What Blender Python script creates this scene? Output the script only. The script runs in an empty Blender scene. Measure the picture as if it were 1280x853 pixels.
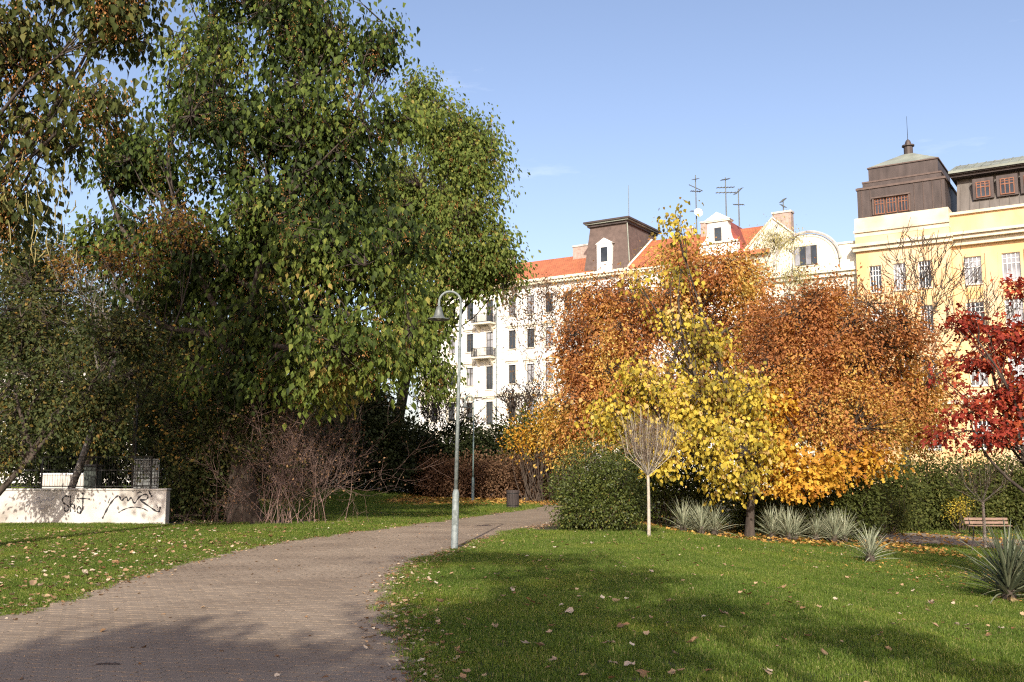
import bpy, math, random
import numpy as np
from mathutils import Vector, Matrix, noise as mnoise

# ------------------------------------------------------------------ camera, sky, sun, exposure
R = math.radians
sc = bpy.context.scene
F = 1244.0                                   # focal length in pixels of the 1280 px wide photograph
PITCH = math.atan(160.5 / F)
EYE = 1.6
cam_d = bpy.data.cameras.new("camera"); cam_d.sensor_width = 36.0; cam_d.lens = F * 36.0 / 1280.0
cam_d.clip_end = 3000.0
cam = bpy.data.objects.new("camera", cam_d); sc.collection.objects.link(cam)
cam.location = (0, 0, EYE); cam.rotation_euler = (math.pi / 2 + PITCH, 0, 0)
sc.camera = cam

SUN_AZ, SUN_EL = -5.0, 29.0                   # degrees right of straight behind the camera, elevation
world = bpy.data.worlds.new("World"); sc.world = world; world.use_nodes = True
wn = world.node_tree.nodes; wl = world.node_tree.links; wn.clear()
sky = wn.new("ShaderNodeTexSky"); sky.sky_type = 'NISHITA'; sky.sun_disc = False
sky.sun_elevation = R(SUN_EL); sky.sun_rotation = R(180 - SUN_AZ)
sky.altitude = 200; sky.air_density = 1.0; sky.dust_density = 2.4; sky.ozone_density = 2.6
bg = wn.new("ShaderNodeBackground"); bg.inputs[1].default_value = 0.15
wo = wn.new("ShaderNodeOutputWorld"); wb_ = wn.new("ShaderNodeMixRGB"); wb_.blend_type = 'MULTIPLY'; wb_.inputs[0].default_value = 1.0; wb_.inputs[2].default_value = (1.19, 1.01, .955, 1)   # camera white balance, the same for the whole sky
wl.new(sky.outputs[0], wb_.inputs[1])
# thin high cloud wisps, the same thin cover all over the sky
wtc = wn.new("ShaderNodeTexCoord"); wmp = wn.new("ShaderNodeMapping"); wmp.inputs["Scale"].default_value = (5, 5, 22); wmp.inputs["Location"].default_value = (1.7, .4, 2.2)
wnz = wn.new("ShaderNodeTexNoise"); wnz.inputs["Scale"].default_value = 1.0; wnz.inputs["Detail"].default_value = 9; wnz.inputs["Roughness"].default_value = .62
wrp = wn.new("ShaderNodeMapRange"); wrp.inputs[1].default_value = .62; wrp.inputs[2].default_value = .85; wrp.inputs[3].default_value = 0; wrp.inputs[4].default_value = .4
wmx = wn.new("ShaderNodeMixRGB"); wmx.inputs[2].default_value = (5.2, 5.6, 6.2, 1)
wl.new(wtc.outputs["Generated"], wmp.inputs[0]); wl.new(wmp.outputs[0], wnz.inputs[0]); wl.new(wnz.outputs[0], wrp.inputs[0]); wl.new(wrp.outputs[0], wmx.inputs[0])
wl.new(wb_.outputs[0], wmx.inputs[1]); wl.new(wmx.outputs[0], bg.inputs[0]); wl.new(bg.outputs[0], wo.inputs[0])
sun_d = bpy.data.lights.new("sun", 'SUN'); sun_d.energy = 4.4; sun_d.angle = R(0.53); sun_d.color = (1.0, 0.93, 0.82)
sun = bpy.data.objects.new("sun", sun_d); sc.collection.objects.link(sun)
sdir = Vector((math.sin(R(SUN_AZ)) * math.cos(R(SUN_EL)), -math.cos(R(SUN_AZ)) * math.cos(R(SUN_EL)), math.sin(R(SUN_EL))))
sun.rotation_euler = sdir.to_track_quat('Z', 'Y').to_euler()
sc.view_settings.view_transform = 'Standard'; sc.view_settings.look = 'None'
sc.view_settings.exposure = 0.6; sc.view_settings.gamma = 1.0
sc.render.engine = 'CYCLES'
cy = sc.cycles
cy.max_bounces = 6; cy.diffuse_bounces = 3; cy.glossy_bounces = 2; cy.transmission_bounces = 3; cy.transparent_max_bounces = 4
cy.use_denoising = False
cy.filter_width = 1.2

# ------------------------------------------------------------------ helpers
C = sc.collection
rng = np.random.default_rng(7)
random.seed(7)

def ray(px, py):
    x = (px - 640) / F; u = (426.5 - py) / F
    c, s = math.cos(PITCH), math.sin(PITCH)
    return x, c - u * s, s + u * c

def at(px, py, Y):
    r = ray(px, py); t = Y / r[1]
    return Vector((r[0] * t, Y, EYE + r[2] * t))

def sstep(a, b, v):
    t = np.clip((v - a) / (b - a), 0, 1); return t * t * (3 - 2 * t)

def terr(x, y):
    x = np.asarray(x, float); y = np.asarray(y, float)
    xr = np.maximum(0, x - 2.5)
    z = -1.95 * (1 - np.exp(-0.067 * xr * sstep(0, 2.5, xr)))
    z = z * (1 - 0.4 * sstep(55, 90, y))
    z = z + 0.62 * sstep(34, 58, y) * sstep(-3.5, -10, x)
    und = 0.035 * np.sin(x * 0.55 + 1.3) * np.sin(y * 0.42 + .5) + 0.02 * np.sin(x * 1.3 + y * .9)
    return z + und * sstep(2.2, 5.0, np.abs(x + 2.8) - 0.12 * np.abs(y - 15) * 0) * sstep(3, 6, x)

def tz(x, y): return float(terr(x, y))

def ground(px, py):
    r = ray(px, py); lo = None; t = 1.0
    while t < 400:
        if EYE + r[2] * t < tz(r[0] * t, r[1] * t): break
        t += 0.25
    a, b = t - 0.25, t
    for _ in range(30):
        m = (a + b) / 2
        if EYE + r[2] * m < tz(r[0] * m, r[1] * m): b = m
        else: a = m
    return Vector((r[0] * a, r[1] * a, tz(r[0] * a, r[1] * a)))

def tag(o, label=None, cat=None, group=None, kind=None):
    if label: o["label"] = label
    if cat: o["category"] = cat
    if group: o["group"] = group
    if kind: o["kind"] = kind
    return o

def empty(name, loc, label, cat, group=None, rz=0):
    o = bpy.data.objects.new(name, None); C.objects.link(o)
    o.location = loc; o.rotation_euler = (0, 0, rz); o.empty_display_size = 0.2
    return tag(o, label, cat, group)

def link(name, me, parent=None):
    o = bpy.data.objects.new(name, me); C.objects.link(o)
    if parent is not None: o.parent = parent
    return o

class MB:
    """collects faces, then builds ONE mesh object"""
    def __init__(s): s.v = []; s.f = []
    def add(s, vs, fs):
        n = len(s.v); s.v += [tuple(p) for p in vs]; s.f += [tuple(i + n for i in f) for f in fs]; return s
    def box(s, x0, x1, y0, y1, z0, z1):
        return s.add([(x0, y0, z0), (x1, y0, z0), (x1, y1, z0), (x0, y1, z0), (x0, y0, z1), (x1, y0, z1), (x1, y1, z1), (x0, y1, z1)],
                     [(3, 2, 1, 0), (4, 5, 6, 7), (0, 1, 5, 4), (1, 2, 6, 5), (2, 3, 7, 6), (3, 0, 4, 7)])
    def tube(s, pts, rad, n=8, cap=True):
        pts = [Vector(p) for p in pts]; k = len(pts)
        if not hasattr(rad, '__len__'): rad = [rad] * k
        up = Vector((0.31, 0.77, 0.55)); vs = []; fs = []
        for i, p in enumerate(pts):
            d = (pts[min(i + 1, k - 1)] - pts[max(i - 1, 0)]).normalized()
            if abs(d.dot(up)) > 0.95: up = Vector((0.9, -0.2, 0.3))
            a = d.cross(up).normalized(); b = d.cross(a).normalized()
            for j in range(n):
                t = 2 * math.pi * j / n
                vs.append(p + (a * math.cos(t) + b * math.sin(t)) * rad[i])
        for i in range(k - 1):
            for j in range(n):
                fs.append((i * n + j, i * n + (j + 1) % n, (i + 1) * n + (j + 1) % n, (i + 1) * n + j))
        if cap: fs.append(tuple(range(n))); fs.append(tuple((k - 1) * n + j for j in reversed(range(n))))
        return s.add(vs, fs)
    def lathe(s, prof, n=20, cx=0, cy=0):
        vs = []; fs = []
        for (r, z) in prof:
            for j in range(n):
                t = 2 * math.pi * j / n; vs.append((cx + r * math.cos(t), cy + r * math.sin(t), z))
        for i in range(len(prof) - 1):
            for j in range(n):
                fs.append((i * n + j, i * n + (j + 1) % n, (i + 1) * n + (j + 1) % n, (i + 1) * n + j))
        fs.append(tuple(reversed(range(n)))); fs.append(tuple((len(prof) - 1) * n + j for j in range(n)))
        return s.add(vs, fs)
    def build(s, name, m, parent=None, smooth=False, bevel=0):
        me = bpy.data.meshes.new(name); me.from_pydata(s.v, [], s.f); me.materials.append(m); me.update()
        if smooth: me.polygons.foreach_set("use_smooth", [True] * len(me.polygons))
        o = link(name, me, parent)
        if bevel:
            b = o.modifiers.new("bevel", 'BEVEL'); b.width = bevel; b.segments = 2; b.limit_method = 'ANGLE'
        return o

def np_mesh(name, verts, tris, m, parent=None, tint=None, smooth=False):
    me = bpy.data.meshes.new(name)
    nv, nf = len(verts), len(tris)
    me.vertices.add(nv); me.vertices.foreach_set("co", np.ascontiguousarray(verts, np.float32).ravel())
    k = tris.shape[1]
    me.loops.add(nf * k); me.loops.foreach_set("vertex_index", np.ascontiguousarray(tris, np.int32).ravel())
    me.polygons.add(nf)
    me.polygons.foreach_set("loop_start", np.arange(0, nf * k, k, dtype=np.int32))
    me.polygons.foreach_set("loop_total", np.full(nf, k, np.int32))
    if smooth: me.polygons.foreach_set("use_smooth", np.ones(nf, bool))
    if tint is not None:
        at_ = me.attributes.new("tint", 'FLOAT', 'POINT'); at_.data.foreach_set("value", np.ascontiguousarray(tint, np.float32))
    me.materials.append(m); me.update(calc_edges=True)
    return link(name, me, parent)

# ------------------------------------------------------------------ materials
def ramp_set(node, stops):
    cr = node.color_ramp
    while len(cr.elements) > len(stops): cr.elements.remove(cr.elements[-1])
    while len(cr.elements) < len(stops): cr.elements.new(1.0)
    for e, (p, c) in zip(cr.elements, stops): e.position = p; e.color = (*c, 1)

def mat(name, c1, c2=None, scale=3.0, rough=0.8, metal=0.0, bump=0.0, bscale=40.0, detail=6, spec=0.3, dirt=None, dscale=0.6, stretch=None):
    m = bpy.data.materials.new(name); m.use_nodes = True
    nt = m.node_tree; n = nt.nodes; l = nt.links; b = n["Principled BSDF"]
    b.inputs["Roughness"].default_value = rough; b.inputs["Metallic"].default_value = metal
    b.inputs["Specular IOR Level"].default_value = spec
    tc = n.new("ShaderNodeTexCoord"); src = tc.outputs["Object"]
    if stretch:
        mp = n.new("ShaderNodeMapping"); mp.inputs["Scale"].default_value = stretch; l.new(src, mp.inputs[0]); src = mp.outputs[0]
    nz = n.new("ShaderNodeTexNoise"); nz.inputs["Scale"].default_value = scale; nz.inputs["Detail"].default_value = detail; l.new(src, nz.inputs[0])
    rp = n.new("ShaderNodeValToRGB"); ramp_set(rp, [(0.3, c1), (0.7, c2 or c1)]); l.new(nz.outputs[0], rp.inputs[0])
    col = rp.outputs[0]
    if dirt:
        n2 = n.new("ShaderNodeTexNoise"); n2.inputs["Scale"].default_value = dscale; n2.inputs["Detail"].default_value = 8; l.new(src, n2.inputs[0])
        r2 = n.new("ShaderNodeValToRGB"); ramp_set(r2, [(0.48, (0, 0, 0)), (0.72, (1, 1, 1))]); l.new(n2.outputs[0], r2.inputs[0])
        mx = n.new("ShaderNodeMixRGB"); l.new(r2.outputs[0], mx.inputs[0]); l.new(col, mx.inputs[1]); mx.inputs[2].default_value = (*dirt, 1); col = mx.outputs[0]
    l.new(col, b.inputs["Base Color"])
    if bump:
        nb = n.new("ShaderNodeTexNoise"); nb.inputs["Scale"].default_value = bscale; nb.inputs["Detail"].default_value = 5; l.new(src, nb.inputs[0])
        bp = n.new("ShaderNodeBump"); bp.inputs["Strength"].default_value = bump; bp.inputs["Distance"].default_value = 0.02
        l.new(nb.outputs[0], bp.inputs["Height"]); l.new(bp.outputs[0], b.inputs["Normal"])
    return m

def leaf_mat(name, stops, trans=0.35, rough=0.6, spec=0.12):
    m = bpy.data.materials.new(name); m.use_nodes = True
    nt = m.node_tree; n = nt.nodes; l = nt.links; b = n["Principled BSDF"]; out = n["Material Output"]
    a = n.new("ShaderNodeAttribute"); a.attribute_name = "tint"
    rp = n.new("ShaderNodeValToRGB"); ramp_set(rp, stops); l.new(a.outputs["Fac"], rp.inputs[0])
    l.new(rp.outputs[0], b.inputs["Base Color"]); b.inputs["Roughness"].default_value = rough; b.inputs["Specular IOR Level"].default_value = spec
    tr = n.new("ShaderNodeBsdfTranslucent")
    hs = n.new("ShaderNodeHueSaturation"); hs.inputs["Saturation"].default_value = 1.15; hs.inputs["Value"].default_value = 1.25
    l.new(rp.outputs[0], hs.inputs["Color"]); l.new(hs.outputs[0], tr.inputs[0])
    mx = n.new("ShaderNodeMixShader"); mx.inputs[0].default_value = trans
    l.new(b.outputs[0], mx.inputs[1]); l.new(tr.outputs[0], mx.inputs[2]); l.new(mx.outputs[0], out.inputs[0])
    return m

M = {}
M['bark'] = mat('bark', (.03, .023, .018), (.085, .066, .05), 6, .95, bump=.9, bscale=14, stretch=(1, 1, .25))
M['bark_grey'] = mat('bark_grey', (.11, .095, .08), (.24, .21, .175), 6, .95, bump=.6, bscale=18)
M['bark_pale'] = mat('bark_pale', (.3, .26, .2), (.46, .41, .33), 9, .85, bump=.4, bscale=30)
M['twig_red'] = mat('twig_red', (.12, .075, .06), (.28, .19, .155), 3, .9)
M['twig_brown'] = mat('twig_brown', (.12, .085, .06), (.24, .18, .13), 3, .9)
M['twig_dark'] = mat('twig_dark', (.05, .036, .028), (.1, .075, .055), 3, .9)
M['leaf_catalpa'] = leaf_mat('leaf_catalpa', [(0, (.014, .024, .006)), (.3, (.045, .068, .014)), (.62, (.12, .16, .03)), (.85, (.22, .23, .05)), (1, (.36, .26, .08))], .3)
M['leaf_seedtree'] = leaf_mat('leaf_seedtree', [(0, (.025, .034, .01)), (.5, (.065, .078, .02)), (.85, (.15, .14, .04)), (1, (.26, .19, .06))], .3)
M['seed'] = leaf_mat('seed', [(0, (.28, .11, .035)), (.6, (.46, .22, .07)), (1, (.56, .38, .15))], .3)
M['leaf_olive'] = leaf_mat('leaf_olive', [(0, (.045, .07, .014)), (.6, (.125, .165, .035)), (1, (.26, .25, .06))], .35)
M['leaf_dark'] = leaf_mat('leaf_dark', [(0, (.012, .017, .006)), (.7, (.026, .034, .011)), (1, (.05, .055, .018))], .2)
M['leaf_mixed'] = leaf_mat('leaf_mixed', [(0, (.03, .045, .015)), (.55, (.07, .085, .028)), (.8, (.17, .14, .04)), (1, (.32, .17, .04))], .3)
M['leaf_orange'] = leaf_mat('leaf_orange', [(0, (.12, .06, .02)), (.6, (.27, .14, .04)), (1, (.4, .26, .08))], .4)
M['leaf_rust'] = leaf_mat('leaf_rust', [(0, (.14, .09, .035)), (.15, (.3, .125, .05)), (.4, (.46, .205, .075)), (.62, (.56, .32, .09)), (.82, (.6, .43, .11)), (1, (.66, .54, .17))], .42)
M['leaf_gold'] = leaf_mat('leaf_gold', [(0, (.3, .12, .025)), (.4, (.5, .25, .035)), (.75, (.6, .38, .05)), (1, (.68, .52, .1))], .35)
M['leaf_yellow'] = leaf_mat('leaf_yellow', [(0, (.18, .1, .03)), (.18, (.19, .17, .035)), (.4, (.36, .29, .045)), (.65, (.56, .42, .06)), (.88, (.64, .5, .085)), (1, (.62, .44, .17))], .38)
M['leaf_red'] = leaf_mat('leaf_red', [(0, (.1, .02, .016)), (.55, (.29, .045, .028)), (.85, (.45, .1, .04)), (1, (.55, .24, .08))], .35)
M['leaf_pale'] = leaf_mat('leaf_pale', [(0, (.28, .25, .08)), (.6, (.46, .4, .15)), (1, (.6, .52, .25))], .4)
M['leaf_laurel'] = leaf_mat('leaf_laurel', [(0, (.03, .042, .01)), (.6, (.075, .095, .02)), (.9, (.15, .16, .035)), (1, (.26, .11, .04))], .2, .45, .25)
M['leaf_hedge'] = leaf_mat('leaf_hedge', [(0, (.04, .052, .014)), (.6, (.09, .105, .026)), (.9, (.18, .17, .045)), (1, (.38, .32, .07))], .3)
M['leaf_brown'] = leaf_mat('leaf_brown', [(0, (.09, .05, .03)), (.6, (.19, .11, .06)), (1, (.33, .2, .1))], .25)
M['litter'] = leaf_mat('litter', [(0, (.14, .07, .03)), (.45, (.3, .18, .09)), (.8, (.45, .32, .19)), (1, (.58, .5, .38))], .15)
M['litter_gold'] = leaf_mat('litter_gold', [(0, (.22, .1, .03)), (.5, (.42, .23, .06)), (1, (.55, .36, .1))], .15)
M['litter_pale'] = leaf_mat('litter_pale', [(0, (.22, .14, .08)), (.5, (.34, .24, .15)), (1, (.46, .37, .27))], .15)
M['grass'] = leaf_mat('grass', [(0, (.05, .08, .011)), (.4, (.1, .155, .022)), (.8, (.18, .235, .042)), (1, (.32, .29, .11))], .3, .5)
gn = M['grass'].node_tree; gN = gn.nodes; gL = gn.links
gr_ = next(n for n in gN if n.type == 'VALTORGB'); geo_ = gN.new("ShaderNodeNewGeometry")
gz = gN.new("ShaderNodeTexNoise"); gz.inputs["Scale"].default_value = .55; gz.inputs["Detail"].default_value = 7; gL.new(geo_.outputs["Position"], gz.inputs[0])
gv = gN.new("ShaderNodeValToRGB"); ramp_set(gv, [(.3, (.72, .8, .75)), (.52, (1, 1, 1)), (.7, (1.35, 1.2, 1.1))]); gL.new(gz.outputs[0], gv.inputs[0])
gx_ = gN.new("ShaderNodeMixRGB"); gx_.blend_type = 'MULTIPLY'; gx_.inputs[0].default_value = 1; gL.new(gr_.outputs[0], gx_.inputs[1]); gL.new(gv.outputs[0], gx_.inputs[2])
for lk in list(gr_.outputs[0].links):
    if lk.to_node != gx_: gL.new(gx_.outputs[0], lk.to_socket)
M['yucca'] = leaf_mat('yucca', [(0, (.14, .16, .095)), (.6, (.26, .28, .18)), (1, (.44, .45, .31))], .12, .45, .4)
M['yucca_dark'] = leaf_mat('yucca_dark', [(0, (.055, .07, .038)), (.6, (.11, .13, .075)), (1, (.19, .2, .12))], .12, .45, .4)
M['yucca_dry'] = leaf_mat('yucca_dry', [(0, (.3, .2, .09)), (1, (.48, .37, .2))], .15)
M['soil'] = mat('soil', (.03, .034, .014), (.062, .06, .028), 5, 1, bump=.5, bscale=30, dirt=(.075, .06, .035), dscale=.35)
M['sand'] = mat('sand', (.075, .055, .04), (.14, .11, .08), 8, 1, bump=.4, bscale=60)
M['galv'] = mat('galv', (.14, .165, .155), (.24, .27, .26), 22, .6, .1, dirt=(.1, .12, .11), dscale=9)
M['galv_teal'] = mat('galv_teal', (.12, .19, .19), (.2, .27, .26), 22, .6, .1)
M['lamp_shade'] = mat('lamp_shade', (.1, .115, .105), (.17, .18, .165), 12, .5, .3)
M['concrete'] = mat('concrete', (.44, .41, .37), (.58, .55, .5), 2.5, .9, bump=.35, bscale=30, dirt=(.3, .27, .23), dscale=1.3)
M['ink'] = mat('ink', (.012, .012, .014), (.03, .03, .034), 12, .6)
M['ink_faint'] = mat('ink_faint', (.14, .14, .17), (.3, .3, .32), 12, .7)
M['black_metal'] = mat('black_metal', (.012, .013, .013), (.03, .03, .03), 9, .5, .3)
M['grey_panel'] = mat('grey_panel', (.2, .215, .21), (.28, .29, .28), 4, .8)
M['wood_dark'] = mat('wood_dark', (.028, .022, .02), (.07, .055, .05), 5, .75, stretch=(6, 6, .6))
M['wood_bench'] = mat('wood_bench', (.14, .085, .06), (.26, .17, .12), 5, .65, stretch=(.6, 6, 6))
M['white_stone'] = mat('white_stone', (.62, .62, .63), (.76, .76, .76), 4, .7)
M['plaster_white'] = mat('plaster_white', (.72, .7, .645), (.8, .785, .73), .4, .9, dirt=(.62, .59, .52), dscale=.25)
M['trim_cream'] = mat('trim_cream', (.6, .54, .41), (.72, .66, .52), 1, .9)
M['plaster_cream'] = mat('plaster_cream', (.66, .63, .5), (.74, .71, .58), .5, .9, dirt=(.56, .52, .4), dscale=.3)
M['plaster_yellow'] = mat('plaster_yellow', (.64, .41, .19), (.73, .51, .27), .6, .9, dirt=(.68, .52, .34), dscale=.35, stretch=(1, 1, .45))
M['plaster_ochre'] = mat('plaster_ochre', (.66, .4, .16), (.72, .47, .21), .6, .9)
M['attic_cream'] = mat('attic_cream', (.6, .52, .38), (.7, .62, .46), .7, .9, dirt=(.5, .42, .3), dscale=.5)
M['brown_metal'] = mat('brown_metal', (.06, .047, .042), (.1, .078, .07), 1.2, .6, .2, stretch=(2, 2, .4))
M['mansard_grey'] = mat('mansard_grey', (.12, .105, .09), (.17, .15, .13), 1.2, .6, .15, stretch=(2, 2, .4))
M['brown_slate'] = mat('brown_slate', (.1, .072, .06), (.15, .108, .09), 2, .75)
M['copper_green'] = mat('copper_green', (.2, .22, .18), (.3, .32, .26), .8, .6, .1, dirt=(.16, .16, .13), dscale=.5)
M['dark_grey_roof'] = mat('dark_grey_roof', (.07, .075, .085), (.11, .115, .125), 1, .6)
M['window_wood'] = mat('window_wood', (.17, .075, .045), (.26, .115, .065), 3, .6)
M['window_dark'] = mat('window_dark', (.05, .045, .04), (.09, .08, .07), 3, .6)
M['window_white'] = mat('window_white', (.68, .67, .64), (.78, .77, .74), 3, .6)
M['brick_chimney'] = mat('brick_chimney', (.3, .22, .18), (.42, .34, .29), 4, .9)
M['dish_white'] = mat('dish_white', (.7, .7, .7), (.8, .8, .8), 3, .5)

def tile_mat(name, c1, c2, c3):
    m = bpy.data.materials.new(name); m.use_nodes = True
    nt = m.node_tree; n = nt.nodes; l = nt.links; b = n["Principled BSDF"]; b.inputs["Roughness"].default_value = .85
    tc = n.new("ShaderNodeTexCoord")
    br = n.new("ShaderNodeTexBrick"); br.inputs["Scale"].default_value = 1.0; br.inputs["Brick Width"].default_value = .28; br.inputs["Row Height"].default_value = .22
    br.inputs["Mortar Size"].default_value = .018; br.inputs["Color1"].default_value = (*c1, 1); br.inputs["Color2"].default_value = (*c2, 1); br.inputs["Mortar"].default_value = (*c3, 1)
    l.new(tc.outputs["UV"], br.inputs[0])
    nz = n.new("ShaderNodeTexNoise"); nz.inputs["Scale"].default_value = .9; nz.inputs["Detail"].default_value = 8; l.new(tc.outputs["Object"], nz.inputs[0])
    mx = n.new("ShaderNodeMixRGB"); mx.blend_type = 'MULTIPLY'; mx.inputs[0].default_value = .5
    rp = n.new("ShaderNodeValToRGB"); ramp_set(rp, [(.3, (.55, .5, .48)), (.65, (1.1, 1.05, 1))]); l.new(nz.outputs[0], rp.inputs[0])
    l.new(br.outputs[0], mx.inputs[1]); l.new(rp.outputs[0], mx.inputs[2]); l.new(mx.outputs[0], b.inputs["Base Color"])
    return m
M['tile_red'] = tile_mat('tile_red', (.5, .17, .07), (.42, .13, .055), (.2, .07, .04))
M['tile_dark'] = tile_mat('tile_dark', (.3, .075, .05), (.25, .06, .045), (.12, .04, .03))

def glass_mat(name, c, rough=.08):
    m = bpy.data.materials.new(name); m.use_nodes = True
    n = m.node_tree.nodes; l = m.node_tree.links; b = n["Principled BSDF"]
    tc = n.new("ShaderNodeTexCoord"); nz = n.new("ShaderNodeTexNoise"); nz.inputs["Scale"].default_value = .5; l.new(tc.outputs["Object"], nz.inputs[0])
    rp = n.new("ShaderNodeValToRGB"); ramp_set(rp, [(.35, tuple(v * .5 for v in c)), (.65, tuple(min(1, v * 1.6) for v in c))]); l.new(nz.outputs[0], rp.inputs[0])
    l.new(rp.outputs[0], b.inputs["Base Color"]); b.inputs["Roughness"].default_value = rough; b.inputs["Specular IOR Level"].default_value = .6
    return m
M['glass'] = glass_mat('glass', (.03, .035, .04))
M['glass_curtain'] = glass_mat('glass_curtain', (.25, .25, .26), .2)

def paver_mat():
    m = bpy.data.materials.new("paver"); m.use_nodes = True
    n = m.node_tree.nodes; l = m.node_tree.links; b = n["Principled BSDF"]; b.inputs["Roughness"].default_value = .9; b.inputs["Specular IOR Level"].default_value = .2
    geo = n.new("ShaderNodeNewGeometry")
    n1 = n.new("ShaderNodeTexNoise"); n1.inputs["Scale"].default_value = .5; n1.inputs["Detail"].default_value = 8; l.new(geo.outputs["Position"], n1.inputs[0])
    r1 = n.new("ShaderNodeValToRGB"); ramp_set(r1, [(.35, (.2, .152, .108)), (.65, (.272, .212, .152))]); l.new(n1.outputs[0], r1.inputs[0])
    n2 = n.new("ShaderNodeTexNoise"); n2.inputs["Scale"].default_value = 60; n2.inputs["Detail"].default_value = 4; l.new(geo.outputs["Position"], n2.inputs[0])
    r2 = n.new("ShaderNodeValToRGB"); ramp_set(r2, [(.3, (.75, .75, .75)), (.7, (1.15, 1.15, 1.15))]); l.new(n2.outputs[0], r2.inputs[0])
    mx = n.new("ShaderNodeMixRGB"); mx.blend_type = 'MULTIPLY'; mx.inputs[0].default_value = 1; l.new(r1.outputs[0], mx.inputs[1]); l.new(r2.outputs[0], mx.inputs[2])
    ri = n.new("ShaderNodeValToRGB"); ramp_set(ri, [(0, (.92, .915, .91)), (1, (1.07, 1.07, 1.07))]); l.new(geo.outputs["Random Per Island"], ri.inputs[0])
    m2 = n.new("ShaderNodeMixRGB"); m2.blend_type = 'MULTIPLY'; m2.inputs[0].default_value = 1; l.new(mx.outputs[0], m2.inputs[1]); l.new(ri.outputs[0], m2.inputs[2])
    l.new(m2.outputs[0], b.inputs["Base Color"])
    bp = n.new("ShaderNodeBump"); bp.inputs["Strength"].default_value = .35; bp.inputs["Distance"].default_value = .004; l.new(n2.outputs[0], bp.inputs["Height"]); l.new(bp.outputs[0], b.inputs["Normal"])
    return m
M['paver'] = paver_mat()
M['paver_far'] = mat('paver_far', (.2, .15, .1), (.27, .21, .145), 1.5, .95, bump=.3, bscale=25, dirt=(.16, .12, .085), dscale=.8)
M['street'] = mat('street', (.06, .06, .062), (.085, .085, .085), 3, .9)

# ------------------------------------------------------------------ setting: ground, paths
def axis(lo, hi, dense_lo, dense_hi, step):
    a = list(np.arange(dense_lo, dense_hi + 1e-6, step)); v = dense_hi; s = step
    while v < hi: s *= 1.35; v += s; a.append(v)
    v = dense_lo; s = step
    while v > lo: s *= 1.35; v -= s; a.insert(0, v)
    return np.array(a)
gx = axis(-700, 700, -40, 40, .5); gy = axis(-400, 900, -8, 70, .5)
GX, GY = np.meshgrid(gx, gy)
V = np.stack([GX.ravel(), GY.ravel(), terr(GX, GY).ravel()], 1)
nx = len(gx); ii, jj = np.meshgrid(np.arange(nx - 1), np.arange(len(gy) - 1)); q = (jj * nx + ii).ravel()
np_mesh('ground', V, np.stack([q, q + 1, q + nx + 1, q + nx], 1), M['soil'], smooth=True)["kind"] = 'structure'

def resample(pts, n):
    p = np.array([(v[0], v[1]) for v in pts], float)
    for _ in range(3):                                   # corner cutting
        q = [p[0]]
        for a, b in zip(p[:-1], p[1:]): q += [a * .75 + b * .25, a * .25 + b * .75]
        p = np.array(q + [p[-1]])
    d = np.r_[0, np.cumsum(np.linalg.norm(np.diff(p, axis=0), axis=1))]
    t = np.linspace(0, d[-1], n)
    return np.stack([np.interp(t, d, p[:, 0]), np.interp(t, d, p[:, 1])], 1)

def g2(px, py): v = ground(px, py); return (v.x, v.y)
pl = [(-15, -8), (-12, 0), (-9.0, 6.2)] + [g2(*p) for p in [(0, 779), (100, 745), (200, 712), (330, 681), (480, 661), (560, 651), (640, 640), (690, 632.5), (760, 627)]]
pr = [(1.2, -8), (.4, 0), (-.25, 5)] + [g2(*p) for p in [(527, 853), (500, 800), (489, 760), (490, 725), (520, 701), (568, 688.5), (640, 665), (700, 654), (770, 646)]]
PL, PR = resample(pl, 130), resample(pr, 130)

def strip(name, A, B, m, dz, cross=10):
    n = len(A); t = np.linspace(0, 1, cross)
    P = A[:, None, :] * (1 - t)[None, :, None] + B[:, None, :] * t[None, :, None]
    P = P.reshape(-1, 2); V = np.c_[P, terr(P[:, 0], P[:, 1]) + dz]
    ii, jj = np.meshgrid(np.arange(cross - 1), np.arange(n - 1)); q = (jj * cross + ii).ravel()
    o = np_mesh(name, V, np.stack([q, q + 1, q + cross + 1, q + cross], 1), m, smooth=True)
    o["kind"] = 'structure'; return o
path = strip('path', PL, PR, M['sand'], .006)
POLYS = [np.r_[PL, PR[::-1]]]
# the far stretch of the same path and the side path along the brown hedge, the path by the bench
strip('path_far_stretch', resample(PL[PL[:, 1] > 29.5], 40), resample(PR[PR[:, 1] > 29.5], 40), M['paver_far'], .02)
qa = resample([g2(*p) for p in [(380, 612), (470, 614), (560, 619.5), (640, 628), (700, 636)]], 40)
qb = resample([g2(*p) for p in [(380, 608.5), (470, 609.5), (560, 613), (640, 619), (720, 624)]], 40)
strip('side_path', qa, qb, M['paver_far'], .03); POLYS.append(np.r_[qa, qb[::-1]])
ra = resample([g2(*p) for p in [(1085, 676), (1130, 680), (1200, 684), (1290, 690), (1400, 697)]], 40)
rb = resample([g2(*p) for p in [(1085, 668), (1130, 666), (1200, 671), (1290, 676), (1400, 681)]], 40)
strip('bench_path', ra, rb, M['paver_far'], .03); POLYS.append(np.r_[ra, rb[::-1]])

def inside(P, poly):
    x, y = P[:, 0], P[:, 1]; r = np.zeros(len(P), bool); a = poly; b = np.roll(poly, -1, 0)
    for (x1, y1), (x2, y2) in zip(a, b):
        if y1 == y2: continue
        c = ((y1 > y) != (y2 > y)) & (x < (x2 - x1) * (y - y1) / (y2 - y1) + x1); r ^= c
    return r
def on_path(P):
    r = np.zeros(len(P), bool)
    for p in POLYS: r |= inside(P, p)
    return r

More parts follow.
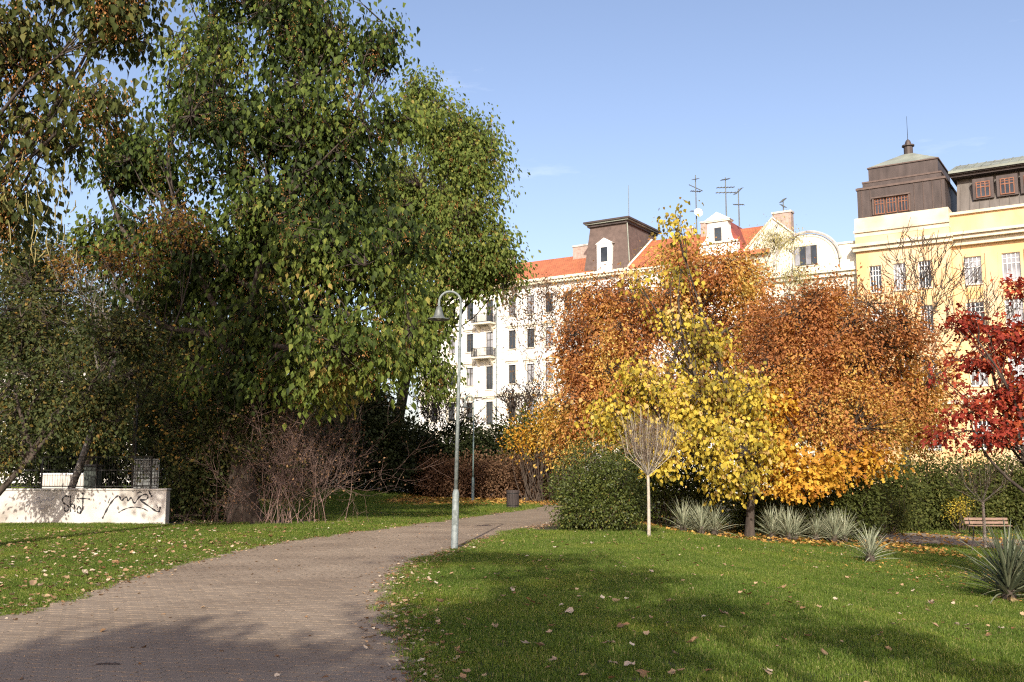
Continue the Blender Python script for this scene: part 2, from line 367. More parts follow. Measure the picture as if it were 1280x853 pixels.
# pavers: running bond, corners cut off so that a dark hole shows at every joint
PW, PD, PH = .2, .14, .05
def paver_geo(w, d, cut=.027, gap=.0018, top=.014, ch=.002):
    a, b = w / 2 - gap, d / 2 - gap
    ring = lambda a, b, c, z: [(a - c, -b, z), (a, -b + c, z), (a, b - c, z), (a - c, b, z), (-a + c, b, z), (-a, b - c, z), (-a, -b + c, z), (-a + c, -b, z)]
    v = ring(a, b, cut, -.02) + ring(a, b, cut, top - ch) + ring(a - ch, b - ch, cut * .9, top)
    f = [tuple(range(16, 24))] + [(k * 8 + i, k * 8 + (i + 1) % 8, (k + 1) * 8 + (i + 1) % 8, (k + 1) * 8 + i) for k in range(2) for i in range(8)]
    return v, f
pv, pf = paver_geo(PW, PD)
ang = R(-13); ca, sa = math.cos(ang), math.sin(ang)
cells = []
for j in range(-80, 330):
    for i in range(-90, 90):
        u = (i + .5 * (j % 2)) * PW; v = j * PD
        cells.append((u * ca - v * sa, u * sa + v * ca))
cells = np.array(cells); cells = cells[(cells[:, 1] > 5.5) & (cells[:, 1] < 31) & (np.abs(cells[:, 0]) < cells[:, 1] * .56 + 1)]
cells = cells[inside(cells, POLYS[0])]
vis = (np.abs(cells[:, 0]) < cells[:, 1] * .512) & (cells[:, 1] > 7.5)
order = np.argsort(np.where(vis, cells[:, 1], 1e6)); near = order[:300]; rest = order[300:]
pme = bpy.data.meshes.new('paver'); pme.from_pydata(pv, [], pf); pme.materials.append(M['paver']); pme.update()
for k in near:
    o = link('paver', pme, path); o.location = (cells[k, 0], cells[k, 1], tz(*cells[k]) + rng.uniform(-.002, .002) + .004)
    o.rotation_euler = (rng.normal(0, .003), rng.normal(0, .003), ang + rng.normal(0, .006))
mb = MB()
for k in rest:
    x, y = cells[k]; t = ang + rng.normal(0, .006); c, s = math.cos(t), math.sin(t); z = tz(x, y) + .004 + rng.uniform(-.002, .002)
    tx, ty = rng.normal(0, .003, 2); pp_, ff_ = (pv, pf) if y < 15 else (pv[8:], [tuple(range(8, 16))] + pf[1:9])
    mb.add([(x + a * c - b * s, y + a * s + b * c, z + h + a * tx + b * ty) for a, b, h in pp_], ff_)
mb.build('paving', M['paver'], path)["kind"] = 'stuff'

# ------------------------------------------------------------------ leaves
LEAF_BIG = (np.array([(0, 0, 0), (0, .5, -.05), (0, 1, -.2), (-.4, .26, .07), (-.34, .62, -.02), (.4, .26, .07), (.34, .62, -.02)], float),
            np.array([(0, 1, 3), (3, 1, 4), (4, 1, 2), (1, 0, 5), (1, 5, 6), (1, 6, 2)]))
LEAF_SMALL = (np.array([(0, 0, 0), (-.3, .5, .08), (0, 1, -.05), (.3, .5, .08)], float), np.array([(0, 3, 2), (0, 2, 1)]))
LEAF_NARROW = (np.array([(0, 0, 0), (-.14, .5, .03), (0, 1, -.12), (.14, .5, .03)], float), np.array([(0, 3, 2), (0, 2, 1)]))
LEAF_DROOP = (np.array([(0, 0, 0), (0, .45, -.04), (0, 1, -.2), (-.31, .38, .09), (.31, .38, .09)], float), np.array([(0, 1, 3), (3, 1, 2), (1, 0, 4), (1, 4, 2)]))
LEAF_STAR = (np.array([(0, 0, 0), (-.5, .25, .05), (-.16, .45, 0), (-.35, .85, .04), (0, 1.05, -.06), (.35, .85, .04), (.16, .45, 0), (.5, .25, .05)], float),
             np.array([(0, 2, 1), (0, 6, 2), (2, 4, 3), (2, 6, 4), (6, 5, 4), (0, 7, 6)]))
LEAF_CURL = (np.array([(0, 0, 0), (-.4, .2, .14), (-.46, .55, .2), (-.15, .85, .1), (.05, 1.05, .22), (.3, .8, .06), (.42, .45, .16), (.34, .15, .02), (0, .5, -.04)], float),
             np.array([(8, 0, 1), (8, 1, 2), (8, 2, 3), (8, 3, 4), (8, 4, 5), (8, 5, 6), (8, 6, 7), (8, 7, 0)]))

def unit(a): return a / (np.linalg.norm(a, axis=-1, keepdims=True) + 1e-9)

def leaves_geo(P, A, N, S, tmpl):
    A = unit(A); B = unit(np.cross(A, N)); N2 = np.cross(B, A)
    t, f = tmpl; n = len(P); k = len(t)
    V = P[:, None, :] + S[:, None, None] * (t[None, :, 0:1] * B[:, None, :] + t[None, :, 1:2] * A[:, None, :] + t[None, :, 2:3] * N2[:, None, :])
    return V.reshape(-1, 3), (f[None] + (np.arange(n) * k)[:, None, None]).reshape(-1, 3), k

def leaf_obj(name, P, A, N, S, tint, tmpl, m, parent, kind='stuff'):
    V, Fc, k = leaves_geo(P, A, N, S, tmpl)
    o = np_mesh(name, V, Fc, m, parent, np.repeat(tint, k))
    if kind: o["kind"] = kind
    return o

class Twigs:
    """vectorised thin tubes"""
    def __init__(s): s.V = []; s.F = []; s.n = 0
    def add(s, pts, rad, sides=3):
        pts = np.asarray(pts, float); k = len(pts); rad = np.broadcast_to(np.asarray(rad, float), (k,))
        d = unit(np.gradient(pts, axis=0)); up = np.array([.23, .4, .887]) if abs(d[0][2]) < .9 else np.array([.9, .3, .1])
        a = unit(np.cross(d, up)); b = np.cross(d, a)
        t = np.arange(sides) * 2 * math.pi / sides
        V = pts[:, None] + rad[:, None, None] * (np.cos(t)[None, :, None] * a[:, None] + np.sin(t)[None, :, None] * b[:, None])
        i, j = np.meshgrid(np.arange(k - 1), np.arange(sides), indexing='ij'); j2 = (j + 1) % sides
        Fq = np.stack([i * sides + j, i * sides + j2, (i + 1) * sides + j2, (i + 1) * sides + j], -1).reshape(-1, 4)
        s.V.append(V.reshape(-1, 3)); s.F.append(Fq + s.n); s.n += k * sides
    def build(s, name, m, parent, kind=None):
        o = np_mesh(name, np.concatenate(s.V), np.concatenate(s.F), m, parent, smooth=True)
        if kind: o["kind"] = kind
        return o

def curve(a, b, bend, n=5, g=None):
    a, b = np.asarray(a, float), np.asarray(b, float); t = np.linspace(0, 1, n)[:, None]
    off = (g.normal(0, 1, 3) if g is not None else np.zeros(3)) * bend * np.linalg.norm(b - a)
    return a + (b - a) * t + off * (4 * t * (1 - t)) * .5

def lobe(px, py, Y, rx, ry, rd=None):
    c = at(px, py, Y); s = Y / F
    return (np.array(c), np.array([rx * s, (rd if rd is not None else (rx + ry) / 2 * s), ry * s]))

def tree(name, label, base, lobes, trunk_r, fork, leaf, m, size, K, mleaf, rc, droop=.4, gap=0.35, gfreq=.55, shell=2.2, seed=1, tmpl=LEAF_SMALL, bark='bark',
         tintf=None, parts=0, group=None, extra=None, cat='tree', trunk_top=None, twig_r=.012, in_frame=False, limb_r=None):
    """a tree: trunk + limbs, twigs, crown of single leaves; base in world coordinates; lobes are ellipsoids (centre, radii)"""
    g = np.random.default_rng(seed); base = np.array(base, float)
    t = empty(name, Vector(base), label, cat, group)
    cen = np.mean([c for c, r in lobes], axis=0)
    top = np.array(trunk_top if trunk_top is not None else base + np.array([(cen[0] - base[0]) * .45, (cen[1] - base[1]) * .45, fork]), float)
    W = Twigs()
    tp = curve(base - np.array([0, 0, .25]), top, .05, 8, g)
    rr = np.linspace(1, .62, 8) * trunk_r; rr[0] = trunk_r * 1.5; rr[1] = trunk_r * 1.12
    W.add(tp - base, rr, 10)
    spine = [tp[-1], tp[-2], tp[-3]]
    lim = []
    for (c, r) in lobes:
        st = tp[-1 - int(g.integers(0, 3))]
        pts = curve(st, c + r * np.array([0, 0, .15]), .18, 7, g); r0 = limb_r or trunk_r * .42
        W.add(pts - base, np.linspace(r0, r0 * .25, 7), 6); lim.append(pts[2:])
        for _ in range(5):
            d = unit(g.normal(0, 1, 3) + np.array([0, 0, .25])); e = c + d * r * g.uniform(.55, .85)
            q = curve(pts[int(g.integers(3, 6))], e, .15, 5, g); W.add(q - base, np.linspace(r0 * .35, r0 * .08, 5), 4); lim.append(q[1:])
    spts = np.concatenate(lim)
    vol = np.array([np.prod(r) ** .66 for c, r in lobes]); vol /= vol.sum()
    cl = []; cn = []
    for (c, r), w in zip(lobes, vol):
        k = int(K * w); got = 0; tries = 0
        while got < k and tries < k * 12:
            tries += 1
            d = unit(g.normal(0, 1, 3)); rad = g.uniform(0, 1) ** (1 / shell)
            wob = 1 + .34 * mnoise.noise(Vector(d * 2.1 + c * .37)) + .24 * mnoise.noise(Vector(d * 5.3 + c))
            p = c + d * r * rad * wob
            if p[2] < base[2] + .15: continue
            if mnoise.noise(Vector(p * gfreq + seed * 3.1)) < gap - .5: continue
            cl.append(p); cn.append(d); got += 1
    cl = np.array(cl); cn = np.array(cn)
    # connect each leaf cluster to the nearest limb point
    TW = Twigs()
    for i, p in enumerate(cl):
        dd = ((spts - p) ** 2).sum(1); q = spts[int(dd.argmin())]
        TW.add(curve(q, p, .2, 3, g) - base, np.linspace(twig_r * 1.6, twig_r * .5, 3), 3)
    W.build('trunk', M[bark], t)
    TW.build('twigs', M[bark], t, 'stuff')
    n = len(cl) * mleaf
    P = np.repeat(cl, mleaf, 0) + g.normal(0, 1, (n, 3)) * rc * np.array([1, 1, .75])
    out = unit(P - np.repeat(cl, mleaf, 0))
    A = out * .7 + np.repeat(cn, mleaf, 0) * .5 + g.normal(0, .45, (n, 3)) + np.array([0, 0, -1.0]) * droop * 2
    N = np.repeat(cn, mleaf, 0) * .6 + g.normal(0, .62, (n, 3)) + np.array([0, 0, .9]) * max(0.1, 1 - droop * .6)
    S = size * g.uniform(.45, 1.35, n)
    ct = g.uniform(0, 1, len(cl)); tint = np.clip(np.repeat(ct, mleaf) * .5 + g.uniform(0, 1, n) * .5, 0, 1)
    if tintf is not None: tint = tintf(P, tint, g)
    keep = np.ones(n, bool)
    if parts:
        # the leaves that show largest: on the side of the crown that faces the camera, in frame
        fr = (np.abs(P[:, 0]) < P[:, 1] * .5) & ((P[:, 2] - EYE) / P[:, 1] < .46)
        score = np.where(fr, -np.linalg.norm(P - np.array([0, 0, EYE]), axis=1) + np.repeat((cn * np.array([0, -1, 0])).sum(1), mleaf) * 1.5 + S * 8, -1e9)
        idx = np.argsort(-score)[:parts]; keep[idx] = False
        protos = []
        for v in range(4):
            me = bpy.data.meshes.new('leaf'); tv, tf = tmpl; tv = tv.copy(); tv[:, 2] *= (.5 + .5 * v); tv[:, 0] *= (.85 + .1 * v)
            me.from_pydata(tv.tolist(), [], tf.tolist()); me.materials.append(M[m])
            a_ = me.attributes.new("tint", 'FLOAT', 'POINT'); a_.data.foreach_set("value", np.full(len(tv), float(np.quantile(tint, .2 + .2 * v)), np.float32)); me.update()
            protos.append(me)
        for i in idx:
            o = link('leaf', protos[min(3, int(tint[i] * 4))], t)
            a = Vector(A[i]).normalized(); b = a.cross(Vector(N[i])).normalized(); c = b.cross(a)
            mt = Matrix((b * S[i], a * S[i], c * S[i])).transposed().to_4x4(); mt.translation = Vector(P[i] - base); o.matrix_local = mt
    leaf_obj('crown', P[keep] - base, A[keep], N[keep], S[keep], tint[keep], tmpl, M[m], t)
    if extra: extra(t, base, cl, cn, g)
    return t

def seeds(frac, drop, size, m='seed', nper=30):
    """hanging seed clusters on a share of the outer shoots"""
    def f(t, base, cl, cn, g):
        sel = np.where((g.uniform(0, 1, len(cl)) < frac) & (cn[:, 1] < .3))[0]
        if len(sel) == 0: return
        P = np.repeat(cl[sel], nper, 0) + g.normal(0, 1, (len(sel) * nper, 3)) * np.array([.08, .08, .17]) + np.array([0, 0, drop])
        n = len(P); A = g.normal(0, .4, (n, 3)) + np.array([0, 0, -1]); N = g.normal(0, 1, (n, 3))
        leaf_obj('seed_clusters', P - base, A, N, size * g.uniform(.6, 1.3, n), g.uniform(0, 1, n), LEAF_SMALL, M[m], t)
    return f

def bush(name, label, base, lobes, m, size, K, mleaf, rc, seed, cat='bush', stems=14, tmpl=LEAF_SMALL, droop=.15, gap=.3, shell=2.5, bark='twig_dark', tintf=None, group=None, gfreq=1.1):
    g = np.random.default_rng(seed); base = np.array(base, float)
    t = empty(name, Vector(base), label, cat, group)
    W = Twigs(); cl = []; cn = []
    for (c, r) in lobes:
        for _ in range(stems):
            d = unit(g.normal(0, 1, 3) + np.array([0, 0, .5])); e = c + d * r * g.uniform(.6, .95)
            b0 = base + np.array([(c[0] - base[0]) * .6 + g.normal(0, .15 * r[0]), (c[1] - base[1]) * .6 + g.normal(0, .15 * r[1]), -.1]); b0[2] = tz(b0[0], b0[1]) - .1
            if e[2] > b0[2] + .1: W.add(curve(b0, e, .14, 6, g) - base, np.linspace(.03, .006, 6), 4)
    vol = np.array([np.prod(r) ** .66 for c, r in lobes]); vol /= vol.sum()
    for (c, r), w in zip(lobes, vol):
        k = int(K * w); got = 0; tr = 0
        while got < k and tr < 15 * k:
            tr += 1; d = unit(g.normal(0, 1, 3)); rad = g.uniform(0, 1) ** (1 / shell)
            wob = 1 + .25 * mnoise.noise(Vector(d * 2.3 + c * .41)) + .15 * mnoise.noise(Vector(d * 6 + c))
            p = c + d * r * rad * wob
            if p[2] < tz(p[0], p[1]) + .05 or mnoise.noise(Vector(p * gfreq + seed)) < gap - .5: continue
            cl.append(p); cn.append(d); got += 1
    cl = np.array(cl); cn = np.array(cn)
    for p, d in zip(cl[::3], cn[::3]): W.add(np.array([p - d * rc * 2.2, p]) - base, [.008, .004], 3)
    W.build('stems', M[bark], t, 'stuff')
    n = len(cl) * mleaf
    P = np.repeat(cl, mleaf, 0) + g.normal(0, 1, (n, 3)) * rc
    A = unit(P - np.repeat(cl, mleaf, 0)) * .6 + np.repeat(cn, mleaf, 0) * .5 + g.normal(0, .5, (n, 3)) + np.array([0, 0, -2 * droop])
    N = np.repeat(cn, mleaf, 0) * .7 + g.normal(0, .5, (n, 3)) + np.array([0, 0, .6])
    tint = np.clip(np.repeat(g.uniform(0, 1, len(cl)), mleaf) * .45 + g.uniform(0, 1, n) * .55, 0, 1)
    if tintf is not None: tint = tintf(P, tint, g)
    leaf_obj('foliage', P - base, A, N, size * g.uniform(.6, 1.3, n), tint, tmpl, M[m], t)
    return t

def grow(W, p, d, L, r, depth, g, spread=.55, up=.12, tips=None, seg=4, kids=(2, 4), shrink=(.6, .82), rmin=.004):
    """recursive bare branching"""
    d = unit(np.asarray(d, float)); pts = [np.asarray(p, float)]; rr = [r]
    for i in range(seg):
        d = unit(d + g.normal(0, .13, 3) + np.array([0, 0, up * .4])); pts.append(pts[-1] + d * L / seg); rr.append(r * (1 - .45 * (i + 1) / seg))
    W.add(pts, rr, 6 if r > .04 else 3)
    if depth == 0:
        if tips is not None: tips.append((pts[-1], d))
        return
    for k in range(int(g.integers(kids[0], kids[1] + 1))):
        i = seg if k == 0 else int(g.integers(max(1, seg // 2), seg + 1))
        nd = unit(d + g.normal(0, 1, 3) * spread + np.array([0, 0, up]))
        grow(W, pts[i], nd, L * g.uniform(*shrink), max(rr[i] * .68, rmin), depth - 1, g, spread, up, tips, seg, kids, shrink, rmin)
# ------------------------------------------------------------------ buildings along the street (one facade line, local x to the right, y into the block)
BE = Vector((.842, -.539, 0)); BP = Vector((2.25, 112, 0)); BRZ = math.atan2(-.539, .842)
ZB = -2.2
class Bld:
    def __init__(s, name, label, x0, off=0):
        s.x0 = x0; nrm = Vector((.539, .842, 0))
        p = BP + BE * x0 + nrm * off; s.off = off
        s.o = empty(name, (p.x, p.y, 0), label, 'building', rz=BRZ)
    def part(s, mb, name, m, parent=None, smooth=False):
        mb.v = [(x - s.x0, y - s.off, z) for x, y, z in mb.v]
        return mb.build(name, M[m], parent or s.o, smooth)

def facade(x0, x1, z0, z1, ops, y=0.0, dep=.22):
    mb = MB()
    xs = sorted({x0, x1} | {v for o in ops for v in (o[0] - o[2] / 2, o[0] + o[2] / 2)}); zs = sorted({z0, z1} | {v for o in ops for v in (o[1] - o[3] / 2, o[1] + o[3] / 2)})
    for a, b in zip(xs[:-1], xs[1:]):
        for c, d in zip(zs[:-1], zs[1:]):
            mx, mz = (a + b) / 2, (c + d) / 2
            if any(abs(mx - o[0]) < o[2] / 2 and abs(mz - o[1]) < o[3] / 2 for o in ops): continue
            mb.add([(a, y, c), (b, y, c), (b, y, d), (a, y, d)], [(0, 1, 2, 3)])
    for (xc, zc, w, h) in [o[:4] for o in ops]:
        a, b, c, d = xc - w / 2, xc + w / 2, zc - h / 2, zc + h / 2; e = y + dep
        mb.add([(a, y, c), (b, y, c), (b, y, d), (a, y, d), (a, e, c), (b, e, c), (b, e, d), (a, e, d)], [(0, 4, 5, 1), (1, 5, 6, 2), (2, 6, 7, 3), (3, 7, 4, 0)])
    return mb

def shell(mb, x0, x1, y0, y1, z0, z1):          # side and back walls
    return mb.add([(x0, y0, z0), (x0, y1, z0), (x0, y1, z1), (x0, y0, z1), (x1, y0, z0), (x1, y1, z0), (x1, y1, z1), (x1, y0, z1)], [(0, 3, 2, 1), (4, 5, 6, 7), (1, 2, 6, 5), (3, 7, 6, 2)])

def window(B, xc, zc, w, h, y=0.0, dep=.22, frame='window_dark', glass='glass', sill='trim_cream', style=0, t=.07):
    a, b, c, d = xc - w / 2, xc + w / 2, zc - h / 2, zc + h / 2; yf = y + dep
    mb = MB(); f0, f1 = yf - .08, yf - .005
    mb.box(a, a + t, f0, f1, c, d).box(b - t, b, f0, f1, c, d).box(a + t, b - t, f0, f1, c, c + t).box(a + t, b - t, f0, f1, d - t, d)
    panes = []
    if style == 0:                                # one transom, two leaves below
        zt = c + (d - c) * .66
        mb.box(a + t, b - t, f0, f1, zt, zt + t).box(xc - t / 2, xc + t / 2, f0, f1, c + t, zt).box(xc - t / 2, xc + t / 2, f0, f1, zt + t, d - t)
        panes = [(a + t, xc - t / 2, c + t, zt), (xc + t / 2, b - t, c + t, zt), (a + t, xc - t / 2, zt + t, d - t), (xc + t / 2, b - t, zt + t, d - t)]
    else:                                         # small panes above, three leaves below
        zt = c + (d - c) * .62; k = 4 if style == 1 else 3; ww = (b - a - t) / k
        mb.box(a + t, b - t, f0, f1, zt, zt + t)
        for i in range(1, k): mb.box(a + i * ww, a + i * ww + t, f0, f1, c + t, zt).box(a + i * ww, a + i * ww + t, f0, f1, zt + t, d - t)
        zm = (zt + d) / 2
        mb.box(a + t, b - t, f0 + .01, f1 - .01, zm, zm + t * .7)
        for i in range(k): panes += [(a + i * ww + t, a + (i + 1) * ww, c + t, zt), (a + i * ww + t, a + (i + 1) * ww, zt + t, d - t)]
    o = B.part(mb, 'window', frame)
    for (x0, x1, z0, z1) in panes:
        B.part(MB().add([(x0, yf - .03, z0), (x1, yf - .03, z0), (x1, yf - .03, z1), (x0, yf - .03, z1)], [(0, 1, 2, 3)]), 'pane', glass, o)
    bk = MB().add([(a, yf, c), (b, yf, c), (b, yf, d), (a, yf, d)], [(0, 1, 2, 3)]); B.part(bk, 'backing', 'window_dark', o)
    if sill: B.part(MB().box(a - .1, b + .1, y - .12, y + .05, c - .1, c - .003), 'sill', sill, o)
    return o

def gable_roof(B, x0, x1, y0, y1, yr, ze, zr, m, hipl=0, hipr=0, name='roof', thick=.18):
    v = [(x0, y0, ze), (x1, y0, ze), (x1 - hipr, yr, zr), (x0 + hipl, yr, zr), (x0, y1, ze), (x1, y1, ze)]
    o = B.part(MB().add(v + [(p[0], p[1], p[2] - thick) for p in (v[0], v[1], v[5], v[4])], [(0, 1, 2, 3), (5, 4, 3, 2), (0, 3, 4), (1, 5, 2), (0, 6, 7, 1), (1, 7, 8, 5), (4, 9, 6, 0)]), name, m)
    me = o.data; uv = me.uv_layers.new(name="UVMap")
    for p in me.polygons:
        for li in p.loop_indices:
            c = me.vertices[me.loops[li].vertex_index].co; uv.data[li].uv = (c.x, math.hypot(c.y, c.z))
    return o

def chimney(B, xc, yc, w, d, z0, z1, parent=None):
    c = B.part(MB().box(xc - w / 2, xc + w / 2, yc - d / 2, yc + d / 2, z0, z1), 'chimney', 'brick_chimney', parent)
    B.part(MB().box(xc - w / 2 - .08, xc + w / 2 + .08, yc - d / 2 - .08, yc + d / 2 + .08, z1 + .003, z1 + .2), 'chimney_cap', 'concrete', c)
    return c

# --- white apartment house with the mansard corner pavilion
B = Bld('apartment_house', 'white plastered house with red tiled roof, balconies and brown mansard corner', -2)
cols = [-13.8, -11.2, -8.6, -5.8, -2.67, -.18, 2.26, 4.7, 7.1, 9.7, 11.3]; rows = [20.25, 16.4, 12.4, 8.3, 4.2]
ops = [(x, z + (-.25 if x == -5.8 else 0), .98, 2.15 if x != -5.8 else 2.7) for x in cols for z in rows if not (x in (9.7, 11.3) and z < 0)]
w = facade(-16, 12.4, ZB, 23.0, ops); shell(w, -16, 12.4, 0, 12, ZB, 23.0); B.part(w, 'wall', 'plaster_white')
for i, (x, z, ww, h) in enumerate(ops): window(B, x, z, ww, h, frame='window_dark', glass='glass_curtain' if rng.uniform() < .3 else 'glass')
tr = MB()
for x in cols:
    for r_, z in enumerate(rows[1:]):
        tr.box(x - .85, x + .85, -.22, -.002, z + 1.5, z + 1.68).box(x - .7, x + .7, -.1, -.002, z + 1.3, z + 1.497)
        tr.box(x - .72, x - .53, -.07, -.002, z - 1.05, z + 1.297).box(x + .53, x + .72, -.07, -.002, z - 1.05, z + 1.297)
    if x in (-.18, 4.7, -8.6): tr.add([(x - .85, -.2, 14.1), (x + .85, -.2, 14.1), (x, -.2, 14.75), (x - .85, -.003, 14.1), (x + .85, -.003, 14.1), (x, -.003, 14.75)], [(0, 1, 2), (0, 2, 5, 3), (1, 4, 5, 2)])
B.part(tr, 'window_surrounds', 'trim_cream')["kind"] = 'stuff'
B.part(MB().box(-16.1, 12.5, -.3, -.003, 9.95, 10.25).box(-16.1, 12.5, -.18, -.003, 5.95, 6.2), 'string_course', 'trim_cream')
B.part(MB().box(-16.3, 12.6, -.75, -.003, 22.75, 23.05).box(-16.2, 12.5, -.5, -.003, 22.45, 22.747), 'cornice', 'trim_cream')
den = MB()
for k in range(70): den.box(-16 + k * .41, -15.8 + k * .41, -.62, -.505, 22.5, 22.745)
B.part(den, 'dentils', 'trim_cream')["kind"] = 'stuff'
qn = MB()
for k in range(28): qn.box(-4.5 - (.25 if k % 2 else 0), -3.9 + (.25 if k % 2 else 0), -.08, -.003, 10.4 + k * .42, 10.4 + k * .42 + .37)
B.part(qn, 'quoins', 'plaster_white')["kind"] = 'stuff'
for xd in (-4.75, 6.0): B.part(MB().tube([(xd, -.14, ZB), (xd, -.14, 22.4)], .07, 6), 'downpipe', 'galv')
rf = gable_roof(B, -16.3, 8.0, -.6, 12.2, 4.8, 23.06, 26.4, 'tile_red', hipl=2)
chimney(B, 4.4, 4.2, 2.2, .8, 25.4, 27.2, rf); chimney(B, -6, 4.5, 1.4, .8, 25.4, 27.3, rf)
for zb in (18.55, 14.55):                                     # balconies
    b = B.part(MB().box(-7.6, -4.9, -1.25, -.003, zb - .2, zb), 'balcony', 'trim_cream')
    for xb in (-7.2, -5.3):
        B.part(MB().add([(xb - .12, -.003, zb - 1.1), (xb + .12, -.003, zb - 1.1), (xb + .12, -1.0, zb - .203), (xb - .12, -1.0, zb - .203), (xb + .12, -.003, zb - .203), (xb - .12, -.003, zb - .203)],
                        [(0, 1, 2, 3), (1, 4, 2), (0, 3, 5), (3, 2, 4, 5)]), 'bracket', 'trim_cream', b)
    rl = MB().box(-7.58, -4.92, -1.22, -1.17, zb + .98, zb + 1.03).box(-7.58, -4.92, -1.21, -1.18, zb + .08, zb + .11)
    for k in range(23): rl.box(-7.56 + k * .118, -7.53 + k * .118, -1.21, -1.185, zb, zb + .98)
    rl.box(-7.58, -7.54, -1.17, -.01, zb + .98, zb + 1.03).box(-4.96, -4.92, -1.17, -.01, zb + .98, zb + 1.03)
    for k in range(9): rl.box(-7.58, -7.55, -1.1 + k * .13, -1.07 + k * .13, zb, zb + .98).box(-4.95, -4.92, -1.1 + k * .13, -1.07 + k * .13, zb, zb + .98)
    B.part(rl, 'railing', 'black_metal', b)
# mansard pavilion
def frustum(x0, x1, y0, y1, z0, z1, i):
    return MB().add([(x0, y0, z0), (x1, y0, z0), (x1, y1, z0), (x0, y1, z0), (x0 + i, y0 + i, z1), (x1 - i, y0 + i, z1), (x1 - i, y1 - i, z1), (x0 + i, y1 - i, z1)],
                    [(0, 1, 5, 4), (1, 2, 6, 5), (2, 3, 7, 6), (3, 0, 4, 7), (4, 5, 6, 7)])
pv_ = B.part(frustum(6.9, 12.45, -.2, 8.4, 23.06, 28.25, .55), 'mansard', 'brown_slate')
B.part(MB().box(7.2, 12.1, .1, 8.1, 28.255, 28.5), 'mansard_cornice', 'brown_metal', pv_)
B.part(MB().box(7.0, 12.3, -.1, 8.3, 28.503, 28.65), 'mansard_cornice', 'copper_green', pv_)
B.part(MB().box(6.85, 12.45, -.22, 8.42, 28.653, 28.85), 'mansard_cornice', 'brown_metal', pv_)
B.part(MB().tube([(12.0, .3, 28.6), (12.5, -.22, 23.1)], .07, 6), 'corner_flashing', 'copper_green', pv_)
B.part(MB().tube([(11.9, 1, 28.85), (11.9, 1, 32.6)], [.05, .025], 6), 'lightning_rod', 'galv', pv_)
dm = MB().box(8.6, 10.4, -.35, 1.2, 23.06, 26.1).add([(8.4, -.4, 26.1), (10.6, -.4, 26.1), (9.5, -.4, 26.75), (8.4, 1.3, 26.1), (10.6, 1.3, 26.1), (9.5, 1.3, 26.75)], [(0, 1, 2), (0, 2, 5, 3), (1, 4, 5, 2), (0, 3, 4, 1)])
dd_ = B.part(dm, 'dormer', 'plaster_white', pv_)
B.part(MB().box(9.1, 9.9, -.38, -.353, 24.1, 25.7), 'dormer_window', 'glass', pv_)

# --- neighbouring house with the curved white dormer
B = Bld('gabled_house', 'red roofed house with a curved white gable dormer between the mansard and arch', 20)
cols = [14.2, 16.7, 19.2, 22.6, 25.2]; ops = [(x, z, 1.05, 2.1) for x in cols for z in (19.8, 15.8, 11.8, 7.8, 3.8)]
w = facade(12.42, 27.8, ZB, 23.0, ops, y=.05); shell(w, 12.42, 27.8, .05, 12, ZB, 23.0); B.part(w, 'wall', 'plaster_white')
for o in ops: window(B, *o, y=.05)
B.part(MB().box(12.45, 25.5, -.6, .047, 22.7, 23.05).box(12.45, 25.5, -.35, .047, 22.4, 22.697), 'cornice', 'trim_cream')
den = MB()
for k in range(32): den.box(12.5 + k * .4, 12.7 + k * .4, -.5, -.355, 22.45, 22.695)
B.part(den, 'dentils', 'trim_cream')["kind"] = 'stuff'
rf = gable_roof(B, 12.5, 27.8, -.65, 12.2, 5.6, 23.08, 27.2, 'tile_red')
B.part(MB().tube([(12.48, -.6, 23.2), (12.48, 5.6, 27.3)], .14, 4), 'verge', 'trim_cream', rf)
chimney(B, 19.2, 5.2, 1.1, .7, 26.4, 28.2, rf); chimney(B, 17, 6, .8, .7, 26.4, 28.0, rf)
# dormer gable: flat front with concave shoulders
prof = [(20.55, 23.1), (20.55, 24.55), (20.85, 24.65), (21.25, 25.1), (21.42, 25.7), (21.48, 26.75)]
outl = prof + [(45.1 - x, z) for x, z in reversed(prof)]
n_ = len(outl); dmb = MB().add([(x, -.35, z) for x, z in outl] + [(x, .5, z) for x, z in outl], [tuple(reversed(range(n_)))] + [(i, (i + 1) % n_, n_ + (i + 1) % n_, n_ + i) for i in range(n_)])
dr = B.part(dmb, 'dormer', 'plaster_white')
B.part(MB().add([(21.1, -.55, 26.9), (24.0, -.55, 26.9), (22.55, -.55, 27.75), (21.1, .6, 26.9), (24.0, .6, 26.9), (22.55, .6, 27.75)], [(0, 1, 2), (0, 2, 5, 3), (1, 4, 5, 2), (0, 3, 4, 1), (3, 5, 4)]), 'pediment', 'plaster_white', dr)
B.part(MB().box(21.2, 23.9, -.5, .55, 26.753, 26.897), 'moulding', 'trim_cream', dr)
B.part(MB().box(20.4, 24.7, -.5, -.353, 24.5, 24.68), 'moulding', 'trim_cream', dr)
B.part(MB().box(22.2, 22.95, -.4, -.353, 24.75, 26.15), 'dormer_window', 'window_dark', dr)
B.part(MB().box(22.28, 22.87, -.42, -.403, 24.83, 26.07), 'pane', 'glass', dr)
o = gable_roof(B, 0, 1, 0, 1, .5, 0, 1, 'tile_dark', name='dormer_roof')   # replaced by the real cross roof below
bpy.data.objects.remove(o)
